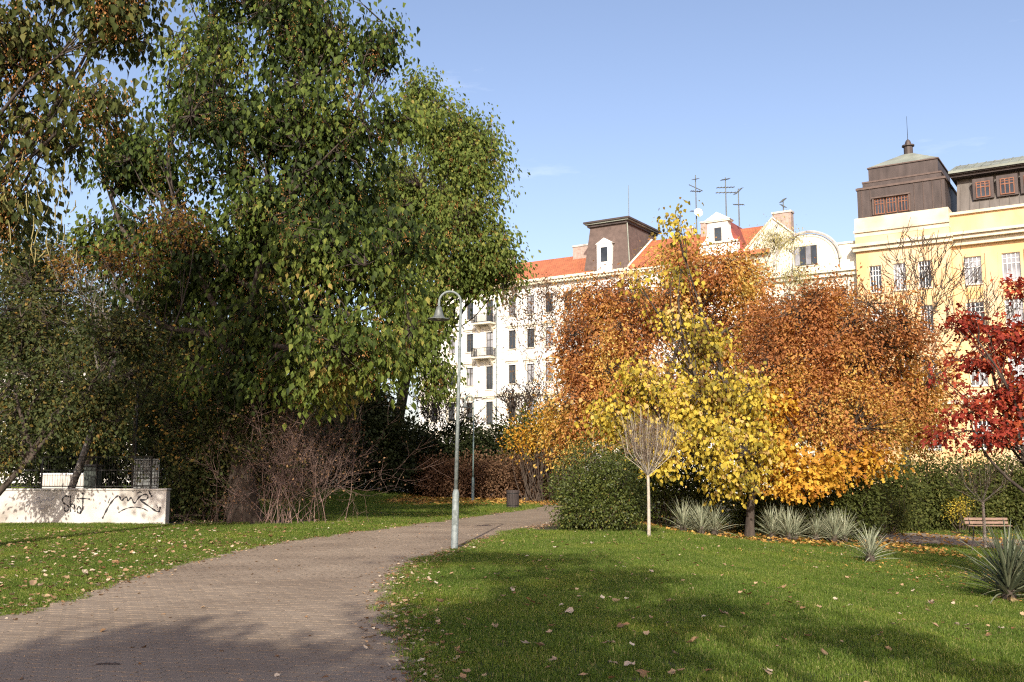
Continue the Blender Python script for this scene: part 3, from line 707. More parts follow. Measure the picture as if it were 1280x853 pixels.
def cross_roof(B, x0, x1, xr, y0, y1, ze, zr, m, name):
    v = [(x0, y0, ze), (x1, y0, ze), (xr, y0, zr), (x0, y1, ze), (x1, y1, ze), (xr, y1, zr)]
    o = B.part(MB().add(v, [(0, 2, 5, 3), (1, 4, 5, 2), (0, 1, 2), (3, 5, 4)]), name, m)
    uv = o.data.uv_layers.new(name="UVMap")
    for p in o.data.polygons:
        for li in p.loop_indices:
            c = o.data.vertices[o.data.loops[li].vertex_index].co; uv.data[li].uv = (c.y, math.hypot(c.x, c.z))
    return o
cross_roof(B, 20.6, 25.6, 22.55, .5, 8.5, 23.5, 27.6, 'tile_dark', 'dormer_roof')
g_ = B.part(MB().add([(25.4, -.1, 20), (30.6, -.1, 20), (30.6, -.1, 24.2), (28.2, -.1, 26.3), (25.4, -.1, 23.4), (25.4, .25, 20), (30.6, .25, 20), (30.6, .25, 24.2), (28.2, .25, 26.3), (25.4, .25, 23.4)],
                    [(0, 1, 2, 3, 4), (0, 4, 9, 5), (4, 3, 8, 9), (3, 2, 7, 8), (2, 1, 6, 7), (5, 9, 8, 7, 6)]), 'gable', 'plaster_cream')
cross_roof(B, 25.2, 31, 28.2, .25, 9, 23.4, 26.45, 'tile_red', 'gable_roof')
B.part(MB().tube([(25.2, -.15, 23.45), (28.2, -.15, 26.45), (30.8, -.15, 24.1)], .13, 5), 'verge', 'trim_cream', g_)
window(B, 27.2, 22.4, .9, 1.6, y=-.1, dep=.1)
chimney(B, 28.3, 3.0, 1.9, .9, 25.6, 27.5)

# --- cream house with the arched gable
B = Bld('arched_house', 'cream house with a round arched gable beside the yellow building', 31.5)
ops = [(x, z, 1.2, 2.1) for x in (29.6, 32, 34.4) for z in (17.6, 13.6, 9.6, 5.6)]
w = facade(27.85, 36.2, ZB, 20.8, ops, y=.02); shell(w, 27.85, 36.2, .02, 12, ZB, 20.8); B.part(w, 'wall', 'plaster_cream')
for o in ops: window(B, *o, y=.02, frame='window_white', glass='glass')
B.part(MB().box(27.9, 36.15, -.55, .017, 20.3, 20.6).box(27.9, 36.15, -.3, .017, 19.9, 20.297), 'cornice', 'plaster_cream')
xc, zc, hw, hh = 31.5, 21.6, 3.0, 2.75
arc = [(xc + hw * math.cos(a), zc + hh * math.sin(a)) for a in np.linspace(0, math.pi, 25)]
o_ = [(xc + hw, 20.62)] + arc + [(xc - hw, 20.62)]; n_ = len(o_)
ag = B.part(MB().add([(x, -.2, z) for x, z in o_] + [(x, .3, z) for x, z in o_], [tuple(range(n_)), tuple(reversed(range(n_, 2 * n_)))] + [((i + 1) % n_, i, n_ + i, n_ + (i + 1) % n_) for i in range(n_)]), 'arched_gable', 'plaster_cream')
for k_, (sc_, yy, m_) in enumerate([(1.06, -.42, 'concrete'), (.93, -.3, 'plaster_cream')]):
    B.part(MB().tube([(xc + (x - xc) * sc_, yy + .1, zc + (z - zc) * sc_) for x, z in arc], .14 if k_ == 0 else .08, 5), 'arch_moulding', m_, ag)
B.part(MB().box(30.1, 32.7, -.28, -.203, 21.1, 23.35), 'arch_window_surround', 'trim_cream', ag)
wf = B.part(MB().box(30.3, 32.5, -.32, -.283, 21.25, 23.15), 'arch_window', 'window_dark', ag)
for k in range(4): B.part(MB().box(30.36 + k * .54, 30.82 + k * .54, -.335, -.323, 21.3, 23.1), 'pane', 'glass' if k % 2 else 'glass_curtain', wf)
gable_roof(B, 27.9, 36.1, .3, 12, 5, 20.85, 24.2, 'dark_grey_roof', hipl=1, hipr=.1)
B.part(MB().box(34.6, 36.1, -.25, .4, 20.62, 22.9).box(34.5, 36.2, -.35, .45, 22.903, 23.1), 'parapet_pier', 'plaster_cream')

# --- yellow institutional building with the dark stepped tower
B = Bld('tower_building', 'yellow building with a dark stepped metal tower and lantern', 44)
XT0, XT1 = 36.3, 44.5; YT = -1.0
opt = [(x, z, 1.05 if z > 12 else 1.25, 2.5) for x in (37.97, 40.1, 42.25) for z in (19.1, 15.0, 10.2, 4.6)]
w = facade(XT0, XT1, ZB, 23.2, opt, y=YT); shell(w, XT0, XT1, YT, 12, ZB, 23.2); B.part(w, 'wall', 'plaster_yellow')
for o in opt: window(B, *o, y=YT, frame='window_white', glass='glass_curtain' if rng.uniform() < .5 else 'glass', style=1)
B.part(MB().box(XT0 - .02, XT1 + .02, YT - .03, 8, 23.2, 25.0), 'attic', 'attic_cream')
B.part(MB().box(XT0 - .35, XT1 + .3, YT - .55, -.003, 22.2, 22.5).box(XT0 - .2, XT1 + .2, YT - .3, -.003, 21.8, 22.197).box(XT0 - .12, XT1 + .1, YT - .18, YT - .033, 23.6, 23.8), 'cornice', 'attic_cream')
opw = [(x, z, 1.45, 2.5) for x in (46.1, 49.2, 52.3, 55.4, 58.5) for z in (19.2, 15.1, 10.15, 4.6)]
w = facade(XT1, 62, ZB, 22.0, opw); shell(w, XT1, 62, 0, 12, ZB, 22.0); B.part(w, 'wall', 'plaster_yellow')
for o in opw: window(B, *o, frame='window_white', glass='glass_curtain' if rng.uniform() < .6 else 'glass', style=1)
pn = MB()
for x in (46.1, 49.2, 52.3, 55.4, 58.5):
    for z in (17.2, 13.1): pn.box(x - .72, x + .72, .02 - .06, -.002, z - .55, z + .45)
B.part(pn, 'spandrels', 'plaster_ochre')
ps = MB()
for x in (44.9, 47.65, 50.75, 53.85, 56.95, 60): ps.box(x - .5, x + .5, -.12, -.003, 8.2, 20.7)
B.part(ps, 'pilasters', 'plaster_yellow')
B.part(MB().box(XT1 + .003, 62, -1.15, -.003, 22.35, 22.6).box(XT1 + .003, 62, -.9, -.003, 22.0, 22.347).box(XT1 + .003, 62, -.45, -.003, 21.5, 21.997), 'cornice', 'attic_cream')
B.part(MB().box(XT1 + .003, 62, -.3, 4, 22.603, 24.3), 'attic', 'plaster_yellow')
B.part(MB().box(XT1 + .003, 62, -.55, 4, 24.303, 24.55), 'attic_cap', 'attic_cream')
B.part(MB().box(XT1, 62, -.5, -.003, 7.3, 7.6).box(XT0, XT1 - .003, YT - .4, YT - .003, 7.3, 7.6), 'string_course', 'attic_cream')
bal = MB()
for k in range(40): bal.lathe([(.06, 7.62), (.1, 7.8), (.05, 8.0), (.07, 8.1)], 6, XT1 + .3 + k * .42, -.4)
B.part(bal.box(XT1 + .1, 62, -.5, -.3, 8.1, 8.2), 'balustrade', 'attic_cream')["kind"] = 'stuff'
# mansard of the wing
ms = MB().add([(XT1 + .6, -.2, 24.553), (62, -.2, 24.553), (62, 1.0, 27.9), (XT1 + .6, 1.0, 27.9), (XT1 + .6, 4, 24.553), (XT1 + .6, 4, 27.9)], [(0, 1, 2, 3), (0, 3, 5, 4)])
mn = B.part(ms, 'mansard', 'mansard_grey')
B.part(MB().box(XT1 + .2, 62, .0, 4, 27.903, 28.1).box(XT1 + .1, 62, -.25, 4, 28.103, 28.4), 'mansard_eaves', 'brown_metal', mn)
B.part(MB().add([(XT1 + .1, -.4, 28.403), (62, -.4, 28.403), (62, 4.5, 30.2), (XT1 + .1, 4.5, 30.2), (XT1 + .1, -.4, 28.2), (62, -.4, 28.2), (XT1 + .1, 4.5, 28.2)], [(0, 1, 2, 3), (4, 5, 1, 0), (0, 3, 6, 4)]), 'upper_roof', 'copper_green', mn)
sm = MB()
for k in range(24): sm.add([(XT1 + .5 + k * .75 + q, -.4 + 4.9 * t_, 28.41 + 1.797 * t_ + h_) for t_ in (0, 1) for q, h_ in ((-.03, 0), (-.03, .06), (.03, .06), (.03, 0))], [(0, 1, 5, 4), (1, 2, 6, 5), (2, 3, 7, 6), (0, 3, 2, 1)])
B.part(sm, 'roof_seams', 'copper_green', mn)["kind"] = 'stuff'
for k in range(22): B.part(MB().add([(XT1 + .9 + k * .8 + q, -.22 + 1.2 * t_, 24.56 + 3.34 * t_) for t_ in (0, 1) for q in (-.02, .02)] + [(XT1 + .9 + k * .8 + q, -.26 + 1.2 * t_, 24.57 + 3.34 * t_) for t_ in (0, 1) for q in (-.02, .02)], [(4, 5, 7, 6), (0, 4, 6, 2), (1, 3, 7, 5)]), 'seam', 'mansard_grey', mn)
for x in (47.35, 49.3, 51.2, 53.1, 55):
    b = B.part(MB().box(x - .85, x + .85, -.12, 1.2, 25.55, 27.45), 'dormer', 'brown_metal', mn)
    window(B, x, 26.4, 1.15, 1.45, y=-.3, dep=.17, frame='window_wood', glass='glass', sill=None, style=2, t=.09)
# tower: stacked dark metal boxes
tw = B.part(MB().box(XT0 + .3, XT1 - .2, YT + .25, 7, 25.003, 28.0), 'tower_storey', 'brown_metal')
B.part(MB().box(XT0 + .75, XT1 - .5, YT + .6, 7, 28.003, 28.55), 'tower_step', 'brown_metal', tw)
B.part(MB().box(XT0 + .7, XT1 - .45, YT + .55, 7, 28.45, 28.6).box(XT0 + .2, XT1 - .1, YT + .15, 7, 27.75, 27.95), 'ledge', 'brown_slate', tw)
B.part(MB().box(XT0 + 1.25, XT1 - .8, YT + 1.0, 6.8, 28.603, 29.9), 'tower_step', 'brown_metal', tw)
B.part(MB().box(XT0 + 1.15, XT1 - .7, YT + .9, 6.9, 29.903, 30.02), 'ledge', 'brown_slate', tw)
tx, ty = (XT0 + XT1) / 2 + .3, 2.9
B.part(MB().add([(XT0 + 1.2, YT + .95, 30.023), (XT1 - .75, YT + .95, 30.023), (XT1 - .75, 6.85, 30.023), (XT0 + 1.2, 6.85, 30.023), (tx - .45, ty - .45, 31.55), (tx + .45, ty - .45, 31.55), (tx + .45, ty + .45, 31.55), (tx - .45, ty + .45, 31.55)],
                [(0, 1, 5, 4), (1, 2, 6, 5), (2, 3, 7, 6), (3, 0, 4, 7), (4, 5, 6, 7), (3, 2, 1, 0)]), 'tower_roof', 'copper_green', tw)
ln = B.part(MB().lathe([(.42, 31.5), (.42, 32.35), (.58, 32.38), (.58, 32.5), (.3, 32.55), (.28, 32.75), (.2, 32.95), (.05, 33.1)], 12, tx, ty), 'lantern', 'brown_metal', tw)
B.part(MB().tube([(tx, ty, 33.0), (tx, ty, 35.4)], [.03, .015], 5), 'rod', 'black_metal', tw)
for k in range(10):
    x = XT0 + .7 + k * .78
    if not 38.2 < x < 41.2: B.part(MB().box(x - .02, x + .02, YT + .19, YT + .247, 25.05, 27.7), 'seam', 'brown_slate', tw)
for x in (38.6, 39.65, 40.7): window(B, x, 25.95, .88, 1.5, y=YT + .02, dep=.2, frame='window_wood', glass='glass', sill=None, style=2, t=.08)
B.part(MB().box(37.95, 41.35, YT - .05, YT + .247, 26.72, 26.85).box(37.98, 38.12, YT + .02, YT + .247, 25.15, 26.717).box(41.18, 41.32, YT + .02, YT + .247, 25.15, 26.717), 'window_hood', 'brown_slate', tw)

# --- aerials on the roofs
def aerial(px, py0, py1, off, label, bars, dish=None):
    nrm = Vector((.539, .842, 0)); r = ray(px, py1); t = (off + BP.dot(nrm)) / (r[0] * nrm.x + r[1] * nrm.y)
    b = Vector((r[0] * t, r[1] * t, EYE + r[2] * t)); top = at(px, py0, b.y).z - b.z
    o = empty('roof_aerial', b, label, 'antenna', 'aerials on the red roofs')
    MB().tube([(0, 0, -.6), (0, 0, top)], [.08, .05], 6).build('mast', M['lamp_shade'], o)
    for (h, w_, a_, tilt) in bars:
        dx, dy = math.cos(a_), math.sin(a_); z = top * h
        MB().tube([(-dx * w_, -dy * w_, z - tilt), (dx * w_, dy * w_, z + tilt)], .05, 5).build('boom', M['lamp_shade'], o)
        el = MB()
        for k in np.linspace(-.9, .9, 6): el.tube([(dx * w_ * k - dy * .3, dy * w_ * k + dx * .3, z + tilt * k), (dx * w_ * k + dy * .3, dy * w_ * k - dx * .3, z + tilt * k)], .03, 4)
        el.build('elements', M['lamp_shade'], o)
    if dish:
        prof = [(r_ * .5, .14 * r_ * r_) for r_ in (.02, .3, .55, .8, 1)]
        d = MB().lathe(prof + [(p[0] * .97, p[1] + .02) for p in reversed(prof)], 18).build('dish', M['dish_white'], o); d.location = (.15, -.25, top * dish); d.rotation_euler = (R(78), 0, R(12))
        MB().tube([(0, 0, top * dish), (.15, -.25, top * dish)], .03, 5).build('dish_arm', M['galv'], o)
aerial(871, 219, 292, 5.2, 'tall aerial mast with a white dish left of the curved dormer', [(.93, .35, .8, .1), (.78, .75, 2.6, .45), (.72, .6, .2, 0), (.38, .7, .3, .05)], .34)
aerial(908, 222, 272, 5.0, 'thin aerial mast rising behind the curved white dormer', [(.95, .5, .3, .12), (.75, 1.0, .15, .08), (.62, 1.1, .1, .05)])
aerial(924, 236, 276, 4.4, 'short aerial with a tilted boom on the dark red dormer roof', [(.92, .5, .5, .42), (.5, .6, 2.5, .1)])
aerial(980, 249, 284, 4.0, 'small grey aerial beside the brick chimney and arched gable', [(.95, .3, .5, .25), (.75, .25, 2.2, .2)])

# street in front of the houses
sx = []
for s_ in (-60, 90): sx.append([BP + BE * s_ - Vector((.539, .842, 0)) * d_ for d_ in (3.5, 13)])
A_ = np.array([[p.x, p.y] for p in (sx[0][0], sx[1][0])]); B_ = np.array([[p.x, p.y] for p in (sx[0][1], sx[1][1])])
lin = lambda a: a[0][None] * (1 - np.linspace(0, 1, 200))[:, None] + a[1][None] * np.linspace(0, 1, 200)[:, None]
strip('street', lin(A_), lin(B_), M['street'], .12, 14)

# --- pale house glimpsed behind the left trees
pb = empty('pale_house', (-36, 72, 0), 'pale house glimpsed through the trees above the graffiti wall', 'building', rz=R(8))
fa = facade(-10, 10, -.5, 9, [(x, z, 1.1, 1.9) for x in (-7.5, -4, -.5, 3, 6.5) for z in (2.4, 6.2)]); shell(fa, -10, 10, 0, 9, -.5, 9)
fa.build('wall', M['plaster_white'], pb)
for x in (-7.5, -4, -.5, 3, 6.5):
    for z in (2.4, 6.2):
        wo_ = MB().box(x - .55, x + .55, .12, .2, z - .95, z - .88).box(x - .55, x + .55, .12, .2, z + .88, z + .95).box(x - .55, x - .48, .12, .2, z - .88, z + .88).box(x + .48, x + .55, .12, .2, z - .88, z + .88).box(x - .03, x + .03, .12, .2, z - .88, z + .88).build('window', M['window_dark'], pb)
        MB().add([(x - .5, .17, z - .9), (x + .5, .17, z - .9), (x + .5, .17, z + .9), (x - .5, .17, z + .9)], [(0, 1, 2, 3)]).build('pane', M['glass'], wo_)
MB().add([(-10.4, -.5, 9), (10.4, -.5, 9), (10.4, 9.5, 9), (-10.4, 9.5, 9), (-8, 4.5, 12), (8, 4.5, 12)], [(0, 1, 5, 4), (2, 3, 4, 5), (3, 0, 4), (1, 2, 5), (3, 2, 1, 0)]).build('roof', M['dark_grey_roof'], pb)
# ------------------------------------------------------------------ trees
def gp(px, Y, dz=0):
    x = (px - 640) / F * Y; return np.array([x, Y, tz(x, Y) + dz])

def pods(n, x, y, z, sx, sz):
    def f(t, base, cl, cn, g):
        P = np.array([x, y, z]) + g.uniform(-1, 1, (n, 3)) * np.array([sx, .8, sz])
        W = Twigs()
        for p in P:
            L = g.uniform(.25, .45); W.add(np.array([p, p + [g.normal(0, .02), g.normal(0, .02), -L * .5], p + [g.normal(0, .05), g.normal(0, .05), -L]]) - base, [.006, .012, .006], 4)
        W.build('seed_pods', M['pod'], t, 'stuff')
    return f
M['pod'] = mat('pod', (.2, .17, .06), (.36, .3, .12), 8, .7)

def both(*fs):
    def f(*a):
        for q in fs: q(*a)
    return f

# near tree at the top left, stem outside the frame
p0 = at(28, 250, 17.8)
tree('seed_pod_tree', 'loose tree with hanging seed pods filling the top left corner', (-11.2, 18.6, 0),
     [lobe(30, 50, 18, 95, 70), lobe(130, 45, 18, 65, 60), lobe(10, 235, 18, 50, 75), lobe(-70, 140, 18.6, 95, 120), lobe(110, 130, 17.6, 55, 38), lobe(65, 175, 18, 60, 30), lobe(40, -40, 18, 130, 60), lobe(-40, -150, 18.5, 150, 90), lobe(110, -130, 18, 110, 80), lobe(-130, -40, 19, 110, 110), lobe(150, -20, 18, 50, 40)],
     .27, 6.5, None, 'leaf_seedtree', .17, 1900, 10, .32, droop=1.1, gap=.43, gfreq=.8, shell=1.6, limb_r=.055, seed=11, tmpl=LEAF_DROOP, parts=300,
     extra=both(seeds(.55, -.14, .05, nper=34), pods(60, p0.x, p0.y, p0.z, .75, .9)), twig_r=.014)

# the big green tree in the middle of the left half
b2 = ground(308, 653)
def t2tint(P, t, g):  # sunlit look put into the tint: lower right leaves paler, the rest darker
    low = sstep(9.0, 4.5, P[:, 2]) * sstep(-8, -4.5, P[:, 0]); nz = np.array([mnoise.noise(Vector(p * .6)) for p in P[::13]]).repeat(13)[:len(P)]
    return np.clip(t * .8 - .08 + .5 * nz + .28 * low, 0, 1)
tree('catalpa_tree', 'huge green large-leaved tree overhanging the path left of the lamp', (b2.x, b2.y, 0),
     [lobe(365, 45, 30.5, 100, 70), lobe(300, 150, 30.5, 110, 95), lobe(415, 165, 29.5, 80, 85), lobe(185, 225, 32.5, 75, 50), lobe(250, 330, 32, 115, 85), lobe(420, 330, 28, 95, 80),
      lobe(452, 425, 27, 86, 66), lobe(500, 330, 29, 42, 80), lobe(330, -20, 31, 110, 50), lobe(250, 55, 31.5, 45, 50), lobe(475, 60, 30, 34, 46), lobe(340, 420, 30, 90, 60), lobe(235, 120, 32, 40, 40), lobe(150, 300, 33, 60, 50), lobe(495, 150, 29.5, 30, 34), lobe(350, 260, 29.5, 90, 55), lobe(330, 320, 31.5, 110, 70), lobe(160, 190, 33, 50, 40), lobe(420, 250, 31.5, 80, 60), lobe(300, 475, 30, 80, 45), lobe(385, 480, 28.6, 60, 42)],
     .42, 7.0, None, 'leaf_catalpa', .205, 4900, 13, .34, droop=1.15, gap=.42, gfreq=.7, shell=1.8, limb_r=.12, seed=22, tmpl=LEAF_DROOP, parts=300, tintf=t2tint, extra=seeds(.22, -.1, .045, nper=34), twig_r=.016)

b3 = gp(482, 62)
tree('olive_tree', 'yellowish green tree with orange seed tufts behind the big tree, against the sky', b3,
     [lobe(540, 165, 56, 50, 62), lobe(590, 225, 56, 48, 68), lobe(550, 290, 55.5, 70, 75), lobe(614, 318, 56, 30, 55), lobe(522, 115, 56, 24, 26), lobe(600, 165, 56, 28, 32), lobe(540, 390, 55, 34, 60), lobe(512, 430, 55, 36, 60), lobe(628, 345, 56, 22, 26), lobe(548, 470, 55, 18, 36), lobe(590, 350, 56, 26, 34), lobe(500, 260, 56, 60, 100)],
     .4, 9.0, None, 'leaf_olive', .25, 2500, 20, .5, droop=1.0, gap=.42, gfreq=.5, seed=33, tmpl=LEAF_SMALL, twig_r=.018, extra=seeds(.3, -.1, .075, nper=26))
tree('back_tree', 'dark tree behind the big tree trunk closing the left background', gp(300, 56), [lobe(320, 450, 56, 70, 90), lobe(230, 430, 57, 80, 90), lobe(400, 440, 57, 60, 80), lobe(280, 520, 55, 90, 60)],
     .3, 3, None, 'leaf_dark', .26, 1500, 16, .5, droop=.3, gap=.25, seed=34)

b4 = ground(430, 611)
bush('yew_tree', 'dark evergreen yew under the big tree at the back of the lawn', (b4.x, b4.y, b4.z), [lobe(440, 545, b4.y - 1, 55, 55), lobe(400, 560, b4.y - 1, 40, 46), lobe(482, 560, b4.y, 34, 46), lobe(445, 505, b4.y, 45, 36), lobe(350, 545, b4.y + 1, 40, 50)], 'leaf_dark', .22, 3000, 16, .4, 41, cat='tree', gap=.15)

# trees of the dark left thicket
tree('thicket_tree', 'dim mixed green and brown tree behind the graffiti wall', gp(120, 40), [lobe(60, 400, 39, 90, 80), lobe(150, 420, 38, 80, 75), lobe(40, 500, 38, 70, 60), lobe(190, 490, 38, 70, 70), lobe(110, 520, 37, 60, 55), lobe(40, 330, 40, 60, 50), lobe(240, 440, 38, 50, 60)],
     .22, 3.5, None, 'leaf_mixed', .17, 2600, 20, .36, droop=.3, gap=.28, seed=51, shell=1.8)
tree('orange_tree', 'small orange-leaved tree glowing amid the dark left thicket', gp(175, 32.2), [lobe(215, 280, 29.4, 46, 22), lobe(165, 325, 29.2, 42, 20), lobe(100, 335, 29.4, 34, 20), lobe(240, 300, 29.6, 24, 14)],
     .09, 4.6, None, 'leaf_orange', .1, 210, 11, .26, droop=.3, gap=.45, seed=52)
tree('leaning_tree', 'dark leaning tree in front of the graffiti wall at left edge', (-14.8, 27.2, 0), [lobe(50, 500, 27.8, 75, 62), lobe(120, 500, 28.3, 60, 55), lobe(20, 420, 28, 60, 60), lobe(150, 440, 28.5, 60, 55), lobe(10, 570, 27.5, 40, 30)],
     .11, 1.6, None, 'leaf_mixed', .12, 1300, 13, .28, droop=.35, gap=.42, gfreq=.9, seed=53, shell=1.5, tintf=lambda P, t, g: np.clip(t * .9 + .25 * np.array([mnoise.noise(Vector(p * .8)) for p in P]), 0, 1), trunk_top=at(42, 570, 27.4), limb_r=.07)
tree('bare_branch_tree', 'half-bare grey branched tree behind the hanging seed pods', gp(40, 33), [], .1, 3, None, 'leaf_mixed', .1, 0, 0, .2) if False else None

def bare_tree(name, label, base, h, r, seed, first=.32, spread=.5, depth=5, kids=(2, 4), m='bark', group=None, leaf=None, up=.2, lean=(0, 0), width=1.0):
    g = np.random.default_rng(seed); base = np.array(base, float)
    t = empty(name, Vector(base), label, 'tree', group)
    W = Twigs(); tips = []
    tp = curve([0, 0, -.2], [lean[0], lean[1], h * first], .04, 6, g); W.add(tp, np.linspace(r * 1.25, r * .8, 6), 8)
    T2 = Twigs()
    k = 6
    for i in range(k):
        a = 2 * math.pi * i / k + g.uniform(-.3, .3)
        d = np.array([math.cos(a) * width * g.uniform(.35, .8), math.sin(a) * width * g.uniform(.35, .8), 1.0])
        grow(T2, tp[-1 - (i % 2)], d, h * (1 - first) * .34, r * .5, depth, g, spread, up, tips, kids=kids, rmin=.025 if base[1] > 58 else .014 if base[1] > 45 else .008)
    W.build('trunk', M[m], t); T2.build('branches', M[m], t)
    if leaf:
        mm, size, n = leaf; tips_ = np.array([p for p, d in tips]); sel = g.integers(0, len(tips_), n)
        P = tips_[sel] + g.normal(0, .15, (n, 3)); leaf_obj('leaves', P, g.normal(0, 1, (n, 3)) + [0, 0, -.8], g.normal(0, 1, (n, 3)), size * g.uniform(.6, 1.3, n), g.uniform(0, 1, n), LEAF_SMALL, M[mm], t)
    return t
bare_tree('bare_tree', 'leafless tree in front of the yellow building tower', gp(1130, 60), 18.6, .24, 61, first=.36, spread=.45, depth=5, kids=(2, 3), m='twig_dark', width=.95)
bare_tree('bare_tree', 'leafless tree in front of the arched cream gable', gp(1075, 66), 15.5, .16, 62, first=.4, spread=.45, depth=4, kids=(2, 3), m='bark', width=.8)
bare_tree('thin_tree', 'nearly bare twiggy tree left of the rust tree, few brown leaves', gp(722, 52), 13.6, .15, 63, first=.25, spread=.5, depth=5, kids=(2, 3), m='bark', leaf=('leaf_brown', .13, 2600), width=1.0)
bare_tree('street_tree', 'bare twiggy tree before the white house, right of the far lamp', gp(655, 66), 8.2, .12, 64, first=.25, spread=.6, depth=5, kids=(2, 3), m='twig_dark', leaf=('leaf_brown', .12, 700), width=1.2)
bare_tree('street_tree', 'bare twiggy tree before the white house, left of the far lamp', gp(545, 64), 7.6, .12, 65, first=.25, spread=.6, depth=5, kids=(2, 3), m='twig_dark', leaf=('leaf_brown', .12, 500), width=1.2)
bare_tree('dead_branch_tree', 'grey leafless branching tree in the dim upper left thicket', (-14.2, 31.5, 0), 10.2, .1, 66, first=.5, spread=.55, depth=4, kids=(2, 3), m='bark_grey', width=1.3, lean=(1.6, 0))

def rust_tint(P, t, g):
    low = sstep(7.5, 2.5, P[:, 2]); nz = np.array([mnoise.noise(Vector(p * .55)) for p in P]); return np.clip(t * .6 + .16 + nz * .55 + low * .3 * g.uniform(.3, 1, len(t)), 0, 1)
tree('rust_tree', 'rust-brown autumn tree left of the yellow-leaved tree', gp(775, 46), [lobe(770, 420, 46, 70, 75), lobe(735, 500, 45, 50, 55), lobe(820, 375, 46, 60, 58), lobe(795, 530, 45, 60, 50), lobe(860, 345, 46.5, 50, 40), lobe(915, 355, 47, 48, 40), lobe(725, 450, 46, 34, 50), lobe(745, 375, 47, 35, 35), lobe(900, 430, 47, 62, 70), lobe(850, 510, 46, 60, 60), lobe(930, 500, 46.5, 50, 60), lobe(715, 555, 45, 40, 30), lobe(770, 480, 45, 60, 60), lobe(955, 405, 44.5, 46, 48), lobe(905, 345, 45, 40, 30)],
     .25, 4, None, 'leaf_rust', .16, 4000, 20, .4, droop=.4, gap=.34, gfreq=.6, seed=71, tintf=rust_tint)
b6 = Vector(gp(932, 32.3))
tree('yellow_tree', 'yellow large-leaved tree with leaning trunk behind the spiky plants', (b6.x, b6.y, b6.z),
     [lobe(866, 505, b6.y - .6, 62, 56), lobe(900, 560, b6.y - 1, 50, 50), lobe(850, 410, b6.y, 34, 26), lobe(846, 292, b6.y + .4, 17, 30), lobe(797, 352, b6.y, 18, 14), lobe(935, 500, b6.y - .5, 34, 56), lobe(805, 500, b6.y - .3, 46, 50), lobe(890, 440, b6.y, 40, 30), lobe(850, 345, b6.y + .2, 18, 15), lobe(910, 598, b6.y - .6, 46, 24), lobe(840, 560, b6.y - .8, 46, 44), lobe(950, 560, b6.y - .4, 28, 36), lobe(760, 520, b6.y + .4, 34, 34)],
     .16, 1.9, None, 'leaf_yellow', .135, 900, 11, .27, droop=.9, gap=.5, gfreq=.8, shell=2.0, seed=72, tmpl=LEAF_BIG, parts=300, tintf=lambda P, t, g: np.clip(t + .1 + .75 * np.array([mnoise.noise(Vector(p * .9)) for p in P]), 0, 1), bark='bark', trunk_top=at(944, 592, b6.y), limb_r=.07, twig_r=.011)
tree('round_rust_tree', 'broad round rust-red tree before the yellow building', gp(1050, 39.5), [lobe(1050, 425, 37, 92, 78), lobe(1115, 470, 37, 68, 82), lobe(978, 450, 37, 55, 75), lobe(1060, 530, 36, 95, 62), lobe(1140, 520, 37, 38, 56), lobe(1010, 390, 37, 50, 40), lobe(1000, 520, 36, 60, 60)],
     .3, 2.6, None, 'leaf_rust', .13, 3300, 22, .33, droop=.3, gap=.34, gfreq=.6, shell=2.6, seed=73, tintf=lambda P, t, g: np.clip(t * .5 + .08 + .35 * np.array([mnoise.noise(Vector(p * .7)) for p in P]) + sstep(7.0, 3.0, P[:, 2]) * g.uniform(0, .5, len(t)), 0, 1))
tree('gold_tree', 'low golden-orange leaved tree right of the leaning trunk', gp(992, 36.5), [lobe(1000, 595, 33, 50, 24), lobe(965, 560, 33.4, 26, 26), lobe(1050, 585, 33.6, 36, 20), lobe(1090, 580, 34, 28, 16), lobe(970, 510, 34, 20, 24)],
     .08, 1.0, None, 'leaf_gold', .17, 300, 12, .24, droop=.5, gap=.42, gfreq=.9, seed=74, tmpl=LEAF_STAR)
tree('birch_tree', 'pale yellow thin birch in front of the cream gable', gp(968, 60), [lobe(955, 325, 60, 26, 40), lobe(992, 325, 60, 24, 42), lobe(972, 300, 60, 16, 26), lobe(935, 360, 60, 22, 30), lobe(1005, 365, 60, 20, 30)],
     .13, 9, None, 'leaf_pale', .14, 420, 16, .4, droop=.9, gap=.42, seed=75, tmpl=LEAF_NARROW, bark='bark_grey')
tree('red_maple', 'crimson maple reaching in from the right edge', gp(1335, 29.5), [lobe(1290, 425, 29.5, 60, 24), lobe(1232, 448, 29.5, 46, 14), lobe(1270, 490, 29, 70, 17), lobe(1200, 402, 29, 36, 10), lobe(1265, 360, 29.5, 30, 9), lobe(1210, 515, 29.2, 40, 12), lobe(1240, 545, 29.2, 56, 12), lobe(1330, 470, 29.5, 60, 80), lobe(1240, 412, 29.6, 46, 10), lobe(1185, 545, 29.2, 24, 9), lobe(1290, 520, 29.4, 50, 15), lobe(1175, 470, 29.4, 14, 7)],
     .14, 2.4, None, 'leaf_red', .145, 580, 12, .2, droop=.45, gap=.44, gfreq=1.3, shell=1.7, seed=76, tmpl=LEAF_STAR, parts=300, bark='bark', limb_r=.06)

